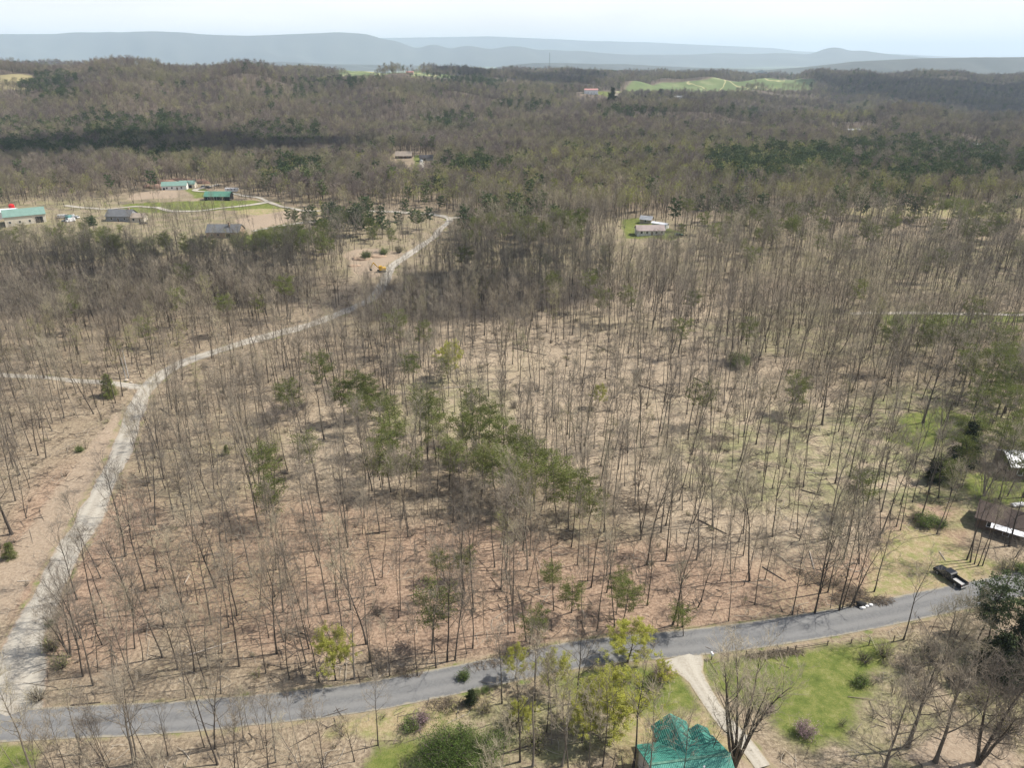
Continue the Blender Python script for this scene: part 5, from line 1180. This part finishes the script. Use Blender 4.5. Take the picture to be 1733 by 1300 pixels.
for a, b, c_, d, r_, m, lb in LOGS:
    p = G(a, b); q = G(c_, d); mb = MB(); v = q-p
    mb.cyl(Vector((0, 0, r_)), v+Vector((0, 0, r_)), r_, r_*.6, 8)
    for k in range(3): s = v*(.3+.25*k); mb.cyl(s+Vector((0, 0, r_)), s+Vector((random.Random(a+k).uniform(-.8, .8), .5, r_+.9)), .04, .015, 5)
    o = mb.build('fallen_log', m); o.location = p; tag(o, lb, 'fallen log')
def rock(px, py, s, label, m, sub=3, name='boulder'):
    p = G(px, py); mb = MB(); mb.blob((0, 0, s*.35), (s, s*.75, s*.6), sub, .13, px); o = mb.build(name, m, smooth=True); o.location = p; tag(o, label, 'rock')
rock(1131, 1143, .75, 'brown boulder ringed by pink redbud beside the driveway', plain('brown_rock', (.26, .17, .12), .9))
rock(214, 645, .7, 'pale rock at the side track junction', WM['stone']); rock(222, 648, .5, 'smaller pale rock at the side track junction', WM['stone'])
r_ = random.Random(4)
for k, (px, py, s, lb) in enumerate([(1459,1031,.5,'largest white bag of roadside rubbish'),(1466,1028,.4,'white bag in the middle of the roadside rubbish'),(1473,1026,.42,'white bag at the right of the roadside rubbish')]):
    p = G(px, py); mb = MB(); mb.blob((0, 0, s*.5), (s, s*.6, s*.55), 2, .25, k); o = mb.build('rubbish_bag', WM['white'], smooth=True); o.location = p; tag(o, lb, 'rubbish bag', 'roadside rubbish')
p = G(1456, 1026); mb = MB(); mb.blob((0, 0, .4), (.9, .6, .5), 2, .3, 5); o = mb.build('rubbish_bag', WM['dark'], smooth=True); o.location = p; tag(o, 'black bag behind the white roadside rubbish', 'rubbish bag', 'roadside rubbish')
p = G(1722, 857); mb = MB(); mb.box(-1.6, 1.6, -.6, .6, .3, .7, .15); o = mb.build('white_boat', CP_['white']); o.location = p; o.rotation_euler = (0, 0, .2); tag(o, 'small white upturned boat behind the brown roofed house', 'boat')
# signboard and pole at the side track, utility poles
def pole(px, py, h, label, arm=True, m=None):
    p = G(px, py); o = empty('utility_pole', p, R(rr.uniform(-20, 20)), label, 'utility pole')
    MB().cyl((0, 0, -.3), (0, 0, h), .16, .11, 8).build('shaft', m or WM['wood'], o)
    if arm: MB().box(-1.2, 1.2, -.07, .07, h-.9, h-.75).build('crossarm', WM['wood'], o)
pole(218, 640, 9, 'pale pole beside the side track junction', False, WM['concrete']); pole(213, 641, 7, 'shorter pale pole beside the side track junction', False, WM['concrete'])
pole(1400, 350, 10, 'wooden pole at the left end of the meadow'); pole(575, 356, 10, 'wooden pole behind the farm track left of the bend'); pole(770, 300, 9, 'wooden pole in the woods beyond the road bend')
# timber swing frame behind the ranch house
p = G(1079, 358); o = empty('timber_frame', p, 0, 'pale A-shaped timber frame behind the ranch house', 'frame')
for s in (-1, 1): MB().cyl((s*2.2, 0, 0), (s*.2, 0, 6), .14).build('leg', WM['stone'], o)
MB().cyl((-1.2, 0, 3), (1.2, 0, 3), .1).build('crossbar', WM['stone'], o)
# lattice mast on the valley rise
p = G(930, 116); o = empty('radio_mast', Vector((p.x*.86, 7600, -60)), 0, 'thin lattice mast standing in the blue valley', 'mast')
x_ = (930-866.5)/FPX*7600/(CP+.44*SP); o.location.x = x_
mb = MB()
for i in range(3): a = i*2.094; mb.cyl((math.cos(a)*6, math.sin(a)*6, 0), (math.cos(a)*2, math.sin(a)*2, 190), 1.6, 1.2, 4)
mb.build('lattice', CP_['dark'], o)
# big dark spruces by the distant farm, tall pines on the skyline
for k, (px, py, s, lb) in enumerate([(1036,185,3.0,'tall dark spruce left of the distant bungalow'),(1031,186,2.3,'shorter spruce beside the tallest distant one'),(1056,180,1.8,'distant dark spruce right of the bungalow'),(1091,178,1.7,'lone dark evergreen on the far slope'),(1136,168,1.4,'dark evergreen beside the distant farmstead')]):
    one('distant_spruce', cedars[1], px, py, lb, 'spruce', s)
# earth mounds of the clearing
m_dirt = plain('heaped_earth', (.36, .26, .18), .95, scale=.8)
for px, py, s, lb in [(612,438,3.4,'low earth mound at the left of the dirt clearing'),(640,434,3.0,'middle earth mound of the dirt clearing'),(600,450,2.2,'small earth mound left of the excavator')]:
    p = G(px, py); mb = MB(); mb.blob((0, 0, -.2), (s*1.5, s, s*.42), 3, .12, px); o = mb.build('earth_mound', m_dirt, smooth=True); o.location = p; tag(o, lb, 'earth mound')
# round earth bunks behind the farmhouse
for k, (px, py) in enumerate([(283,310),(302,307),(318,308),(336,309),(262,317)]):
    p = G(px, py); mb = MB(); mb.blob((0, 0, -.5), (9, 5, 3.2), 3, .08, px); o = mb.build('earth_mound', plain('red_earth', (.24, .15, .11), .95, scale=.5), smooth=True); o.location = p
    tag(o, f'reddish earth bank behind the white farmhouse, {ordw(k+1)} from the left' if k < 4 else 'reddish earth bank left of the white farmhouse', 'earth bank', 'earth banks by the farmhouse')
